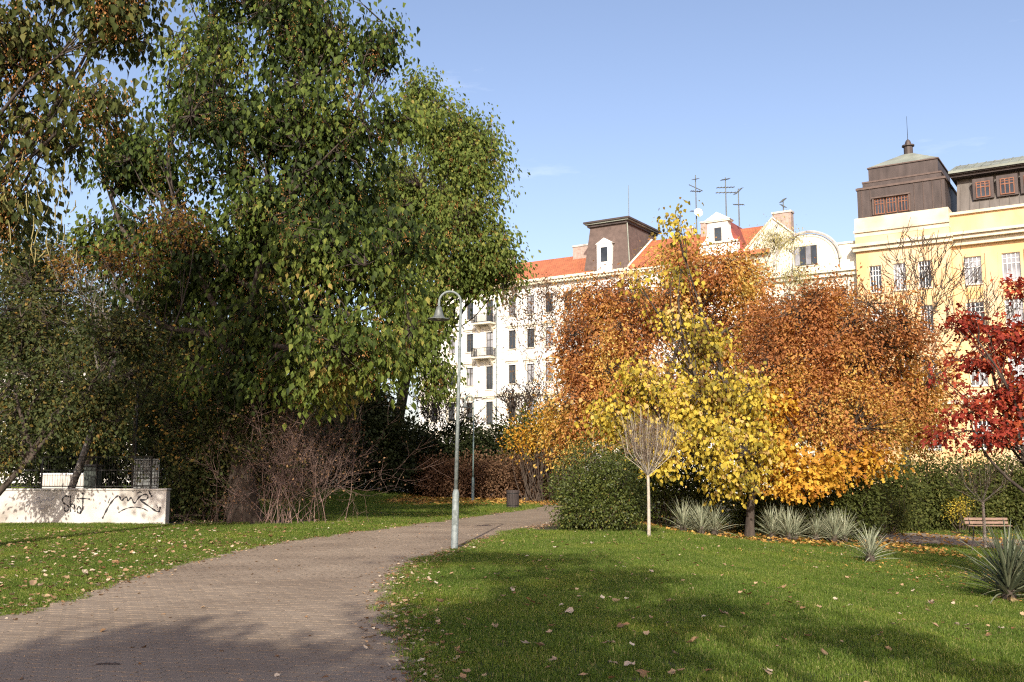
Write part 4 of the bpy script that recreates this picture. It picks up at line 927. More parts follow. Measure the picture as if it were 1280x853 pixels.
# trees behind and beside the camera: only their shadows fall into the picture
tree('shade_tree', 'leafy tree behind the viewer shading the foreground lawn', (.5, -13, 0), [(np.array([2.3, -9.8, 10.3]), np.array([.3, .5, .42])), (np.array([2.6, -9.9, 9.6]), np.array([.5, .5, .3])), (np.array([1.9, -11.2, 11.8]), np.array([.9, .8, .3])), (np.array([-0.96, -11.5, 12.9]), np.array([2.0, 1.2, .6])), (np.array([-1.53, -10.5, 10.9]), np.array([1.5, 1.2, .55])), (np.array([-2.52, -10.8, 10.4]), np.array([1.8, 1.2, .9])), (np.array([-1.08, -11.0, 14.4]), np.array([1.5, 1.2, .6])), (np.array([-2.52, -11.0, 16.4]), np.array([2.0, 1.2, .5])), (np.array([-2.25, -11.0, 12.4]), np.array([1.4, 1.2, .6]))],
     .3, 6, None, 'leaf_catalpa', .22, 620, 9, .3, droop=.6, gap=.47, gfreq=.7, seed=81, tmpl=LEAF_BIG)
tree('shade_tree', 'leafy tree behind the viewer shading the path foreground', (-8, -12, 0), [(np.array([-6.09, -10.5, 10.2]), np.array([2.2, 1.6, .8])), (np.array([-8.99, -11.0, 11.0]), np.array([2.0, 1.6, .7])), (np.array([-4.71, -11.2, 11.2]), np.array([1.5, 1.5, .5])), (np.array([-6.74, -11.0, 9.3]), np.array([2.4, 1.5, .6]))],
     .3, 5.5, None, 'leaf_catalpa', .22, 560, 9, .3, droop=.6, gap=.46, gfreq=.7, seed=82, tmpl=LEAF_BIG)
tree('shade_tree', 'leafy tree outside the right edge shading the lawn by the spiky plant', (14.5, 14, tz(14.5, 14)), [(np.array([10.40, 13.6, 6.0]), np.array([2.0, 1.8, 1.4])), (np.array([11.06, 14.5, 7.2]), np.array([2.0, 1.8, 1.5]))],
     .2, 3.5, None, 'leaf_red', .14, 260, 14, .3, droop=.4, gap=.4, gfreq=.8, seed=83, tmpl=LEAF_STAR)

# ------------------------------------------------------------------ bushes
bl_ = ground(748, 664)
bush('laurel_bush', 'dense glossy green laurel bush beside the path right of the lamp', bl_, [lobe(722, 622, bl_.y, 32, 38), lobe(762, 612, bl_.y + .3, 40, 46), lobe(790, 632, bl_.y, 20, 30), lobe(745, 640, bl_.y - .4, 46, 24)], 'leaf_laurel', .075, 1500, 13, .14, 101, gap=.12)
bush('reddish_bush', 'green bush with reddish shoots behind the laurel bush', gp(738, 28), [lobe(730, 585, 28, 36, 34), lobe(760, 575, 28.3, 30, 30), lobe(708, 600, 28, 20, 26)], 'leaf_laurel', .07, 500, 13, .16, 102, gap=.3, tintf=lambda P, t, g: np.clip(t * .7 + .35 * g.uniform(0, 1, len(t)), 0, 1))
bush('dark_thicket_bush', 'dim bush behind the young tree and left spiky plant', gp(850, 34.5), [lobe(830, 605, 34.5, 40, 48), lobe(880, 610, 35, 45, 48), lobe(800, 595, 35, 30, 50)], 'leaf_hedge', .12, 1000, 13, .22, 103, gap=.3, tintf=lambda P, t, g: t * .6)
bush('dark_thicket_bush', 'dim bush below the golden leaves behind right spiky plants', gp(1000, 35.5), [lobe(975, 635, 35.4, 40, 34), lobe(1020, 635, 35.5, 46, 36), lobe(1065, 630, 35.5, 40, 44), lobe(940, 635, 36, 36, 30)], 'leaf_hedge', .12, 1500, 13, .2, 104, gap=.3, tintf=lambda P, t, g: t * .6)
br_ = ground(1095, 668)
bush('round_bush', 'small rounded green bush beside the bench path', br_, [lobe(1098, 635, br_.y, 30, 34), lobe(1075, 645, br_.y, 20, 22), lobe(1120, 640, br_.y + .5, 18, 24)], 'leaf_hedge', .085, 900, 14, .17, 105)
hx = [(1120, 610, 49), (1155, 600, 51), (1195, 605, 52), (1235, 600, 53), (1275, 605, 53), (1310, 605, 53)]
labs = ['green hedge bush behind the small rounded bush', 'tall green hedge bush under the rust tree right side', 'green hedge bush with yellow shoots left of the bench', 'green hedge bush straight behind the bench', 'green hedge bush right of the bench behind the spiky plant', 'green hedge bush cut by the right edge']
for i, ((px, py, Y), lb) in enumerate(zip(hx, labs)):
    bush('hedge_bush', lb, gp(px, Y), [lobe(px, py + 8, Y, 28, 50), lobe(px + 12, py + 30, Y - .5, 26, 36), lobe(px - 14, py + 25, Y - .3, 22, 36)], 'leaf_hedge', .16, 720, 14, .28, 110 + i, group='hedge along the bench path', tintf=(lambda P, t, g: np.clip(t * .8 + .2 * (P[:, 2] < 0), 0, 1)) if i == 2 else (lambda P, t, g: t * .9))
bush('yellow_shrub', 'small bright yellow shrub left of the bench', gp(1195, 49.5), [lobe(1196, 638, 49.3, 15, 14), lobe(1205, 630, 49.4, 10, 10)], 'leaf_yellow', .1, 60, 12, .14, 120, stems=5)
# brown beech-like hedge at the bend
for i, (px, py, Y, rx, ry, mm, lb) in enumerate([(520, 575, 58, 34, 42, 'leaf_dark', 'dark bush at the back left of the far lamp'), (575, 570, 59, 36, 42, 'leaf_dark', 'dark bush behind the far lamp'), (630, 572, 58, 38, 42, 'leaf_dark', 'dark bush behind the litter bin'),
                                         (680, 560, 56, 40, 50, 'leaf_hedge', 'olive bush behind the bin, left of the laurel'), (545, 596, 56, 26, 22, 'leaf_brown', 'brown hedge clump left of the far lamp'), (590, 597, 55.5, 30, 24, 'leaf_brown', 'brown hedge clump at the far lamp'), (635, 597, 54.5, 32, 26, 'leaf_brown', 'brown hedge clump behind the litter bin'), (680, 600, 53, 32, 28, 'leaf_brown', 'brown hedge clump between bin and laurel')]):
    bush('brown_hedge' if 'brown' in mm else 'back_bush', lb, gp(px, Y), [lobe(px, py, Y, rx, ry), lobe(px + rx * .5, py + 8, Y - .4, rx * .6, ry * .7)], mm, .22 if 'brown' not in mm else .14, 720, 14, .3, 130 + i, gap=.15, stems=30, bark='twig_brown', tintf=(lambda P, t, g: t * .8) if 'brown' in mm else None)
bush('orange_bush', 'low orange leaved bush under the rust tree left side', gp(668, 50), [lobe(675, 540, 49, 38, 26), lobe(700, 520, 48.5, 34, 26), lobe(655, 555, 49.5, 26, 16)], 'leaf_gold', .14, 260, 11, .26, 145, gap=.42)
# thicket right of the graffiti wall
bush('thicket_bush', 'dim green bush right of the graffiti wall', gp(235, 32), [lobe(245, 595, 31.2, 38, 46), lobe(215, 540, 32.5, 50, 50), lobe(280, 560, 31, 40, 50), lobe(310, 530, 30.5, 40, 40)], 'leaf_mixed', .13, 1700, 14, .26, 151, gap=.2, tintf=lambda P, t, g: t * .8)
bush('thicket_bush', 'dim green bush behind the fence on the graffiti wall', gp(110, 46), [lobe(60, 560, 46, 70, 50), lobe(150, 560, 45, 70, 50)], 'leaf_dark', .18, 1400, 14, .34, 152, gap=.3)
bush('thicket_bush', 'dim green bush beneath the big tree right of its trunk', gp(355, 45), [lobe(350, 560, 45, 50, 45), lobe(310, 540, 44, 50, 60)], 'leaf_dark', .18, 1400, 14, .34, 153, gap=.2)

# twiggy red-brown shrub round the foot of the big tree
def twig_shrub(name, label, base, n, h, spread, seed, m, leaf=None, dirs=None):
    g = np.random.default_rng(seed); t = empty(name, Vector(base), label, 'bush'); W = Twigs(); tips = []
    for i in range(n):
        a = g.uniform(0, 2 * math.pi); s = g.uniform(.1, 1) * spread
        d = np.array([math.cos(a) * s, math.sin(a) * s, 1.0]) + (np.array(dirs) if dirs is not None else 0)
        grow(W, np.array([g.normal(0, .6), g.normal(0, .45), -.1]), d, h * g.uniform(.35, .55), g.uniform(.008, .015), 3, g, .5, .05, tips, kids=(2, 4), shrink=(.5, .8))
    W.build('stems', M[m], t, 'stuff')
    if leaf:
        mm, size, k = leaf; tp = np.array([p for p, d in tips]); sel = g.integers(0, len(tp), k); P = tp[sel] + g.normal(0, .12, (k, 3))
        leaf_obj('foliage', P, g.normal(0, 1, (k, 3)), g.normal(0, 1, (k, 3)), size * g.uniform(.6, 1.3, k), g.uniform(0, 1, k), LEAF_SMALL, M[mm], t)
    return t
tb = ground(305, 655)
twig_shrub('twiggy_shrub', 'reddish bare twiggy shrub around the trunk of the big tree', (tb.x + 1.1, tb.y + .4, 0), 60, 4.0, .9, 161, 'twig_red', ('leaf_brown', .075, 2200), (.15, 0, 0))
twig_shrub('twiggy_shrub', 'dark bare twiggy shrub between graffiti wall and big tree', (tb.x - 1.5, tb.y + 1.2, 0), 30, 5.0, .8, 162, 'twig_dark', ('leaf_mixed', .11, 7000))
sh = Twigs(); g_ = np.random.default_rng(5)
twig_shrub('twiggy_shrub', 'low sprouting shoots at the foot of the big tree trunk', (b2.x + .1, b2.y - .45, 0), 14, 1.4, .4, 163, 'twig_red', ('leaf_brown', .06, 900))

# ------------------------------------------------------------------ spiky plants (yucca)
def blade_mesh(w, L, sag, m, tint, n=6):
    v = []; 
    for i in range(n + 1):
        s = i / n; ww = w * (0.7 + .6 * s if s < .3 else (1 - ((s - .3) / .7) ** 1.7) * .88) / 1.0
        x = L * s; z = -sag * L * s ** 2.2
        v += [(x, -ww / 2, z + ww * .22), (x, 0, z), (x, ww / 2, z + ww * .22)]
    f = []
    for i in range(n): f += [(i * 3, i * 3 + 3, i * 3 + 4, i * 3 + 1), (i * 3 + 1, i * 3 + 4, i * 3 + 5, i * 3 + 2)]
    me = bpy.data.meshes.new('leaf_blade'); me.from_pydata(v, [], f); me.materials.append(m)
    a = me.attributes.new("tint", 'FLOAT', 'POINT'); a.data.foreach_set("value", np.full(len(v), tint, np.float32)); me.update(); return me
def yucca(label, base, h, n, w, m, seed, heads=((0, 0),), dry=10):
    g = np.random.default_rng(seed); t = empty('spiky_plant', base, label, 'plant', 'spiky plants on the lawn')
    me = [blade_mesh(w * q, 1.0, s, M[m], ti) for q, s, ti in ((1, .08, .25), (.9, .2, .5), (1.1, .14, .7), (.8, .45, .95))]
    md = blade_mesh(w, 1.0, .5, M['yucca_dry'], .6)
    for (hx_, hy_) in heads:
        zb = tz(base[0] + hx_, base[1] + hy_) - tz(base[0], base[1])
        MB().lathe([(.1, zb - .05), (.12, zb + .1), (.06, zb + .3)], 8, hx_, hy_).build('stem', M['bark'], t)
        for k in range(n + dry):
            u = (k + .5) / n; el = R(86 - 68 * min(1, u) ** 1.1 + g.normal(0, 4)) if k < n else R(g.uniform(-25, 8))
            o = link('leaf_blade', me[int(g.integers(0, 4))] if k < n else md, t)
            L = h * g.uniform(.8, 1.12) * (1 if k < n else .75)
            o.location = (hx_, hy_, zb + .08 + .16 * max(0, 1 - u)); o.rotation_euler = (g.normal(0, .25), -el, k * 2.39996 + g.normal(0, .2)); o.scale = (L, h, h)
    return t
yb = ground(874, 669); yucca('grey-green spiky plant clump right of the young pale-stemmed tree', yb, .92, 75, .036, 'yucca', 1, heads=((-.5, .0), (.5, .1), (.02, -.25), (.05, .3)), dry=4)
yb = ground(982, 676); yucca('grey-green spiky plant clump below golden leaves, left one of the touching pair', yb, .95, 75, .036, 'yucca', 2, heads=((-.4, .1), (.3, 0), (0, -.3), (-.1, .35)), dry=4)
yb = ground(1038, 678); yucca('grey-green spiky plant clump, right one of the touching pair', yb, .95, 75, .036, 'yucca', 3, heads=((-.45, .05), (.5, .1), (.05, -.3), (.1, .35)), dry=4)
yb = ground(1088, 705); yucca('small single grey-green spiky plant alone on the lawn', yb, .76, 90, .045, 'yucca', 4, dry=3)
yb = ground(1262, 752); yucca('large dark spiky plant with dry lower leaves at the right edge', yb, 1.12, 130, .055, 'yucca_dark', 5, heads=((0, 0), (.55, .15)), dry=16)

# ------------------------------------------------------------------ young globe trees
def young_tree(label, base, trunk_h, r_, seed, spread, hcrown, n, m='bark_pale'):
    g = np.random.default_rng(seed); t = empty('young_tree', base, label, 'tree', 'young pale-stemmed trees')
    W = Twigs(); W.add(curve([0, 0, -.1], [g.normal(0, .02), 0, trunk_h], .015, 6, g), np.linspace(r_ * 1.15, r_ * .85, 6), 8); W.build('trunk', M[m], t)
    A_, B_ = Twigs(), Twigs()
    for i in range(n):
        a = i * 2.4; s = spread * math.sqrt((i + .5) / n)
        end = np.array([math.cos(a) * s * .95, math.sin(a) * s * .95, trunk_h + hcrown * math.sqrt(max(.05, 1 - (.62 * s / spread) ** 2)) * g.uniform(.75, 1.0)])
        p = np.array([0, 0, trunk_h - g.uniform(0, .05)]); mid = p + (end - p) * np.array([.75, .75, .4])
        pts = np.array([p, p + (mid - p) * .5 + g.normal(0, .01, 3), mid, mid + (end - mid) * .5 + g.normal(0, .02, 3), end]); A_.add(pts, [.013, .01, .007, .005, .003], 4)
        for k in range(14):
            q = pts[int(g.integers(1, 4))] + (g.uniform(0, 1)) * .1; e = q + (end - q) * g.uniform(.4, .8) + g.normal(0, .16 * spread, 3); B_.add(curve(q, e, .12, 4, g), [.006, .005, .003, .002], 3)
    A_.build('branches', M['bark_pale' if m == 'bark_pale' else m], t); B_.build('twigs', M['twig_brown'], t, 'stuff')
yt = ground(811, 672); k_ = yt.y / F
young_tree('young tree with pale stem and egg-shaped bare crown beside the laurel', yt, 77 * k_, .04, 1, 44 * k_, 88 * k_, 30)
yt = ground(1232, 686); k_ = yt.y / F
young_tree('young tree with pale stem and open bare crown in front of the bench', yt, 57 * k_, .055, 2, 50 * k_, 62 * k_, 11)
# ------------------------------------------------------------------ graffiti wall and fence
YW = 29.6
zw = at(100, 611, YW).z; xr_ = at(207, 640, YW).x
wall = empty('graffiti_wall', (xr_ - 6, YW, 0), 'low pale concrete wall covered with black graffiti tags', 'wall')
MB().box(-6, 6, 0, .35, -.3, zw - .06).build('slab', M['concrete'], wall, bevel=.015)
MB().box(-6, 6.02, -.03, .38, zw - .057, zw).build('coping', M['concrete'], wall, bevel=.01)
def zoomed(X, Y_): v = at(X / 5.82, 540 + Y_ / 5.82, YW); return (v.x - (xr_ - 6), v.z)
def stroke(pts, w, m, wob=1):
    p = np.array([zoomed(*q) for q in pts])
    for _ in range(3 if len(p) > 2 else 0):
        q = [p[0]]
        for a, b in zip(p[:-1], p[1:]): q += [a * .75 + b * .25, a * .25 + b * .75]
        p = np.array(q + [p[-1]])
    d = unit(np.gradient(p, axis=0)) if len(p) > 1 else np.array([[1, 0]]); nn = np.stack([-d[:, 1], d[:, 0]], 1); mb = MB(); k = len(p)
    ws = w * (.8 + .35 * np.sin(np.arange(k) * .7)); ws[0] *= .5; ws[-1] *= .5
    L_, R_ = p + nn * ws[:, None] / 2, p - nn * ws[:, None] / 2
    mb.add([(x, -.004, z) for x, z in L_] + [(x, -.004, z) for x, z in R_], [(i, i + 1, k + i + 1, k + i) for i in range(k - 1)])
    mb.build('graffiti', M[m], wall)
BW = .044
for s_ in [[(503, 474), (478, 463), (453, 486), (458, 518), (494, 535), (506, 560), (486, 583), (467, 572), (470, 548)], [(514, 462), (511, 520), (512, 582)], [(512, 545), (528, 520), (545, 540), (546, 582)],
           [(576, 540), (560, 558), (564, 590), (584, 592), (591, 562), (576, 540)], [(596, 452), (607, 440), (603, 500), (602, 560), (590, 592), (575, 594)], [(556, 486), (605, 484), (656, 490)]]: stroke(s_, BW, 'ink')
for s_ in [[(762, 494), (768, 508)], [(803, 478), (785, 520)], [(744, 632), (775, 570), (806, 515), (848, 470), (868, 462), (884, 508), (905, 478), (926, 474), (932, 512), (955, 468), (976, 532), (1010, 472), (1058, 450), (1082, 468), (1062, 500), (1002, 488), (1090, 545), (1140, 582), (1162, 580), (1166, 545)],
           [(1083, 428), (1092, 448), (1106, 472)], [(1140, 530), (1146, 552)], [(962, 436), (972, 436)], [(1000, 446), (1020, 436), (1030, 444)]]: stroke(s_, BW * 1.15, 'ink')
stroke([(862, 588), (900, 564), (950, 549), (1000, 547), (1045, 558), (1078, 578)], BW * .8, 'ink')
for s_ in [[(188, 542), (205, 522), (238, 526)], [(262, 492), (286, 468), (291, 522), (312, 488), (332, 502), (346, 478), (362, 512), (398, 468)], [(288, 556), (306, 562), (328, 552)], [(246, 522), (270, 506), (300, 512)]]: stroke(s_, BW * .6, 'ink_faint')

fence = empty('metal_fence', (xr_ - 6, YW + .18, zw), 'black metal mesh fence standing on the graffiti wall', 'fence')
hf = 40 * YW / F
for k in range(8):
    MB().box(-5.9 + k * 1.62, -5.86 + k * 1.62, -.02, .02, .0, hf).build('post', M['black_metal'], fence)
for z in (.05, hf * .55, hf - .04): MB().box(-5.9, 5.5, -.03, -.021, z, z + .03).build('rail', M['black_metal'], fence)
ms = MB()
for k in range(150): ms.box(-5.88 + k * .076, -5.874 + k * .076, -.04, -.034, .05, hf - .02)
ms.build('mesh_bars', M['black_metal'], fence)["kind"] = 'stuff'
pn_ = at(180, 590, YW + .4)
sp = empty('grey_panel', (pn_.x, YW + .6, zw - .3), 'grey gridded panel behind the fence, right end of the wall', 'panel')
MB().box(-.38, .38, 0, .05, .3, .3 + 37 * YW / F).build('board', M['grey_panel'], sp, bevel=.01)
for q in (-.32, .32): MB().box(q - .03, q + .03, .06, .1, -.7, 1.1).build('leg', M['black_metal'], sp)
gr = MB()
for q in np.linspace(-.34, .34, 9): gr.box(q - .006, q + .006, -.012, -.002, .34, 1.14)
for q in np.linspace(.38, 1.12, 8): gr.box(-.36, .36, -.022, -.0125, q, q + .012)
gr.build('grid', M['black_metal'], sp)["kind"] = 'stuff'
M['cabinet'] = mat('cabinet', (.04, .05, .04), (.07, .08, .065), 4, .7)
wb = empty('utility_cabinet', (at(112, 600, 33).x, 33, 0), 'dark green cabinet behind the fence over the tag', 'cabinet')
MB().box(-.2, .2, 0, .5, 0, 1.7).build('body', M['cabinet'], wb, bevel=.02); MB().box(-.23, .23, -.03, .53, 1.703, 1.76).build('top', M['black_metal'], wb)
MB().box(-.16, .16, -.012, -.002, .15, 1.6).build('door', M['cabinet'], wb)
wc = empty('white_container', (at(62, 600, 38).x, 38, .2), 'white low container glimpsed through the fence', 'container')
MB().box(-.3, 1.3, 0, 1.2, 0, 1.2).build('body', M['concrete'], wc, bevel=.03); MB().box(-.35, 1.35, -.04, 1.24, 1.203, 1.26).build('lid', M['white_stone'], wc)
for q in (.9, 1.12): MB().tube([(q, -.002, .3), (q, -.03, .3)], .06, 12).build('port', M['ink'], wc)
# thin dark lamp post rising by the grey panel
po = ground(168, 642)
pp = empty('thin_post', (at(168, 600, YW + 1).x, YW + 1, 0), 'thin dark post rising behind the fence by the panel', 'post')
MB().tube([(0, 0, -.1), (0, 0, 1.2), (0, 0, at(168, 450, YW + 1).z)], [.045, .035, .03], 8).build('shaft', M['black_metal'], pp); MB().lathe([(.08, 0), (.08, .12), (.05, .16)], 10).build('foot', M['black_metal'], pp)

# ------------------------------------------------------------------ lamps
def lamp(label, base, H, m, seed, lean):
    t = empty('street_lamp', base, label, 'lamp', 'curved park lamps'); t.rotation_euler = (0, R(lean), 0)
    s = H / 5.28
    MB().lathe([(.09 * s, -.05), (.09 * s, .0), (.072 * s, .02), (.068 * s, 1.12 * s), (.045 * s, 1.2 * s)], 14).build('base_sleeve', M[m], t, True)
    MB().lathe([(.043 * s, 1.19 * s), (.036 * s, 3.0 * s), (.028 * s, H - .28 * s)], 12).build('pole', M[m], t, True)
    r = .225 * s; pts = [(0, 0, H - .3 * s)] + [(-r + r * math.cos(a), 0, H - .25 * s + r * math.sin(a)) for a in np.linspace(0, math.pi, 16)] + [(-2 * r, 0, H - .34 * s)]
    MB().tube(pts, .025 * s, 8).build('gooseneck', M[m], t, True)
    z = H - .34 * s
    b = MB().lathe([(.03 * s, z), (.055 * s, z - .02 * s), (.075 * s, z - .1 * s), (.1 * s, z - .19 * s), (.13 * s, z - .235 * s), (.225 * s, z - .262 * s), (.235 * s, z - .275 * s), (.225 * s, z - .28 * s), (.12 * s, z - .25 * s), (.09 * s, z - .18 * s)], 24, -2 * r, 0).build('lamp_shade', M['lamp_shade'], t, True)
    MB().lathe([(.06 * s, z - .14 * s), (.075 * s, z - .2 * s), (.06 * s, z - .26 * s), (.02 * s, z - .275 * s)], 14, -2 * r, 0).build('bulb', M['window_white'], b, True)
    MB().box(-.05 * s, .05 * s, -.0735 * s, -.0685 * s, .5 * s, .8 * s).build('access_door', M[m], t)
    return t
lb = ground(568, 687.5); lamp('tall galvanised lamp with curved neck and bell shade beside the path', lb, 5.28, 'galv', 1, 1.1)
lb = ground(591, 627.5); lamp('distant teal-grey curved lamp at the path bend', lb, 5.3, 'galv_teal', 2, .4)

# ------------------------------------------------------------------ litter bin
bb = ground(641, 636.5); bn = empty('litter_bin', bb, 'dark wooden slatted litter bin at the path bend', 'bin', rz=R(8))
hb = 23 * bb.y / F
for k in range(16):
    a = 2 * math.pi * k / 16; o = MB().box(-.045, .045, -.012, .012, .05, hb).build('slat', M['wood_dark'], bn, bevel=.004); o.location = (.24 * math.cos(a), .24 * math.sin(a), 0); o.rotation_euler = (0, 0, a + math.pi / 2)
MB().lathe([(.2, .04), (.222, .05), (.222, hb - .06), (.2, hb - .07)], 20).build('liner', M['black_metal'], bn)
for z in (.14, hb - .14): MB().lathe([(.257, z), (.262, z), (.262, z + .03), (.257, z + .03)], 24).build('hoop', M['black_metal'], bn)
MB().lathe([(.1, 0), (.1, .045)], 10).build('foot', M['black_metal'], bn)

# ------------------------------------------------------------------ bench, white slab
be = ground(1236, 670); be = Vector((be.x, be.y, be.z)); s_ = 52 * be.y / F / 1.9
bn = empty('park_bench', be, 'brown slatted park bench on the path behind the young tree', 'bench', rz=R(-4))
for k, (y, z) in enumerate([(-.22, .44), (-.08, .45), (.06, .44)]): MB().box(-.95 * s_, .95 * s_, y - .055, y + .055, z, z + .04).build('seat_slat', M['wood_bench'], bn, bevel=.006)
for k, (y, z) in enumerate([(.2, .58), (.25, .74)]): o = MB().box(-.95 * s_, .95 * s_, -.018, .018, -.06, .06).build('back_slat', M['wood_bench'], bn, bevel=.006); o.location = (0, y, z); o.rotation_euler = (R(-14), 0, 0)
for x in (-.75 * s_, .75 * s_):
    MB().tube([(x, -.28, -.02), (x, -.24, .42), (x, .1, .42), (x, .16, .5), (x, .29, .84)], .025, 6).build('side_frame', M['black_metal'], bn); MB().tube([(x, .26, -.02), (x, .12, .42)], .025, 6).build('rear_leg', M['black_metal'], bn)
st = at(960, 630, 41); ws = empty('white_slab', (st.x, 41, tz(st.x, 41)), 'low white slab behind the leaning yellow tree trunk', 'slab', rz=R(-8))
hz_ = st.z - tz(st.x, 41)
MB().box(-.7, .7, -.22, .22, hz_ - .08, hz_ + .08).build('top', M['white_stone'], ws, bevel=.02)
for x in (-.5, .5): MB().box(x - .1, x + .1, -.16, .16, -.1, hz_ - .083).build('support', M['white_stone'], ws)
stk = ground(1228, 690)
sk = empty('tree_stake', (stk.x - .5, stk.y - .3, stk.z), 'thin dark leaning stake left of the young tree by the bench', 'stake')
MB().tube([(0, 0, -.1), (.12, 0, .75)], [.022, .018], 6).build('shaft', M['wood_dark'], sk)

# ------------------------------------------------------------------ grass: instanced tufts over the lawns
def grass_patch(i, n, half, h, w):
    g = np.random.default_rng(900 + i); V = []; Fc = []; T = []
    P = g.uniform(-half, half, (n, 2)); a = g.uniform(0, 2 * math.pi, n); L = h * g.uniform(.45, 1.2, n); bend = g.uniform(.15, .9, n); ww = w * g.uniform(.6, 1.2, n); ti = np.clip(g.normal(.45, .25, n), 0, 1); ti[g.uniform(0, 1, n) < .05] = 1
    lean = a + g.normal(0, .6, n); dx, dy = np.cos(lean), np.sin(lean); sx_, sy_ = -np.sin(a), np.cos(a)
    z0 = np.full(n, -.01)
    v0 = np.stack([P[:, 0] - sx_ * ww / 2, P[:, 1] - sy_ * ww / 2, z0], 1); v1 = np.stack([P[:, 0] + sx_ * ww / 2, P[:, 1] + sy_ * ww / 2, z0], 1)
    mx_, my_ = P[:, 0] + dx * L * bend * .3, P[:, 1] + dy * L * bend * .3
    v2 = np.stack([mx_ - sx_ * ww * .4, my_ - sy_ * ww * .4, L * .6], 1); v3 = np.stack([mx_ + sx_ * ww * .4, my_ + sy_ * ww * .4, L * .6], 1)
    v4 = np.stack([P[:, 0] + dx * L * bend, P[:, 1] + dy * L * bend, L * (1 - .3 * bend)], 1)
    V = np.stack([v0, v1, v2, v3, v4], 1).reshape(-1, 3); b = (np.arange(n) * 5)[:, None]
    Fc = np.concatenate([b + [0, 1, 3], b + [0, 3, 2], b + [2, 3, 4]])
    me = bpy.data.meshes.new('grass_tuft'); me.from_pydata(V.tolist(), [], Fc.tolist()); me.materials.append(M['grass'])
    at_ = me.attributes.new("tint", 'FLOAT', 'POINT'); at_.data.foreach_set("value", np.repeat(ti, 5).astype(np.float32)); me.update()
    return bpy.data.objects.new('grass_tuft', me)
tufts = bpy.data.collections.new('grass_tufts')
for i in range(6): tufts.objects.link(grass_patch(i, 300, .17, .055, .0055))
g = np.random.default_rng(77)
def scatter(step, y0, y1, marg):
    xs = np.arange(-45, 45, step); ys = np.arange(y0, y1, step); X, Y = np.meshgrid(xs, ys); P = np.stack([X.ravel(), Y.ravel()], 1) + g.uniform(-.5, .5, (X.size, 2)) * step
    return P[(np.abs(P[:, 0]) < P[:, 1] * .56 + marg)]
PA = scatter(.2, 4.0, 22, 3.0); PB = scatter(.32, 22, 38, 3); PC = scatter(.5, 38, 62, 2)
SA, SB, SC = np.full(len(PA), 1.0), np.full(len(PB), 1.45), np.full(len(PC), 2.1)
GP = np.r_[PA, PB, PC]; GS = np.r_[SA, SB, SC] * g.uniform(.8, 1.2, len(GP))
# ragged lawn edge: keep clear of paths, thin out under trees and bushes
edge = GP + g.normal(0, .06, GP.shape); ok = ~on_path(edge)
nz_ = np.array([mnoise.noise(Vector((p[0] * .6, p[1] * .6, 3.3))) for p in GP])
def zone(P, c, r): return ((P[:, 0] - c[0]) ** 2 / r[0] ** 2 + (P[:, 1] - c[1]) ** 2 / r[1] ** 2) < 1
bare = zone(GP, (tb.x - .8, tb.y + 1), (3.6, 2.2)) | zone(GP, (bl_.x, bl_.y + 1.5), (2.2, 2)) | zone(GP, (7.5, 36), (7, 5.5)) | ((GP[:, 1] > 31) & (GP[:, 0] > 2.5) & (GP[:, 0] < 13)) | ((GP[:, 1] > 46) & (GP[:, 0] > -6)) | ((GP[:, 1] > 62 - .5 * GP[:, 0] * 0) )
ok &= ~(bare & (g.uniform(0, 1, len(GP)) < .85))
GP, GS = GP[ok], GS[ok]
gm = bpy.data.meshes.new('grass'); gm.vertices.add(len(GP)); gm.vertices.foreach_set("co", np.c_[GP, terr(GP[:, 0], GP[:, 1])].astype(np.float32).ravel())
a_ = gm.attributes.new("size", 'FLOAT', 'POINT'); a_.data.foreach_set("value", GS.astype(np.float32))
a_ = gm.attributes.new("turn", 'FLOAT', 'POINT'); a_.data.foreach_set("value", g.uniform(0, 6.28, len(GP)).astype(np.float32)); gm.update()
go = link('grass', gm); tag(go, 'short mown green grass of the lawns', 'grass', kind='stuff')
ng = bpy.data.node_groups.new('grass_scatter', 'GeometryNodeTree'); ng.interface.new_socket(name='Geometry', in_out='INPUT', socket_type='NodeSocketGeometry'); ng.interface.new_socket(name='Geometry', in_out='OUTPUT', socket_type='NodeSocketGeometry')
N_ = ng.nodes; gi = N_.new('NodeGroupInput'); gq = N_.new('NodeGroupOutput'); ci = N_.new('GeometryNodeCollectionInfo'); ci.inputs['Collection'].default_value = tufts; ci.inputs['Separate Children'].default_value = True; ci.inputs['Reset Children'].default_value = True
ip = N_.new('GeometryNodeInstanceOnPoints'); ip.inputs['Pick Instance'].default_value = True
s1 = N_.new('GeometryNodeInputNamedAttribute'); s1.data_type = 'FLOAT'; s1.inputs['Name'].default_value = 'size'
s2 = N_.new('GeometryNodeInputNamedAttribute'); s2.data_type = 'FLOAT'; s2.inputs['Name'].default_value = 'turn'
cx = N_.new('ShaderNodeCombineXYZ'); L_ = ng.links
L_.new(s2.outputs[0], cx.inputs[2]); L_.new(gi.outputs[0], ip.inputs['Points']); L_.new(ci.outputs[0], ip.inputs['Instance']); L_.new(cx.outputs[0], ip.inputs['Rotation']); L_.new(s1.outputs[0], ip.inputs['Scale'])
mp_ = N_.new('GeometryNodeMeshToPoints'); L_.new(gi.outputs[0], mp_.inputs[0]); L_.new(mp_.outputs[0], ip.inputs['Points']); L_.new(ip.outputs[0], gq.inputs[0])
md_ = go.modifiers.new('scatter', 'NODES'); md_.node_group = ng

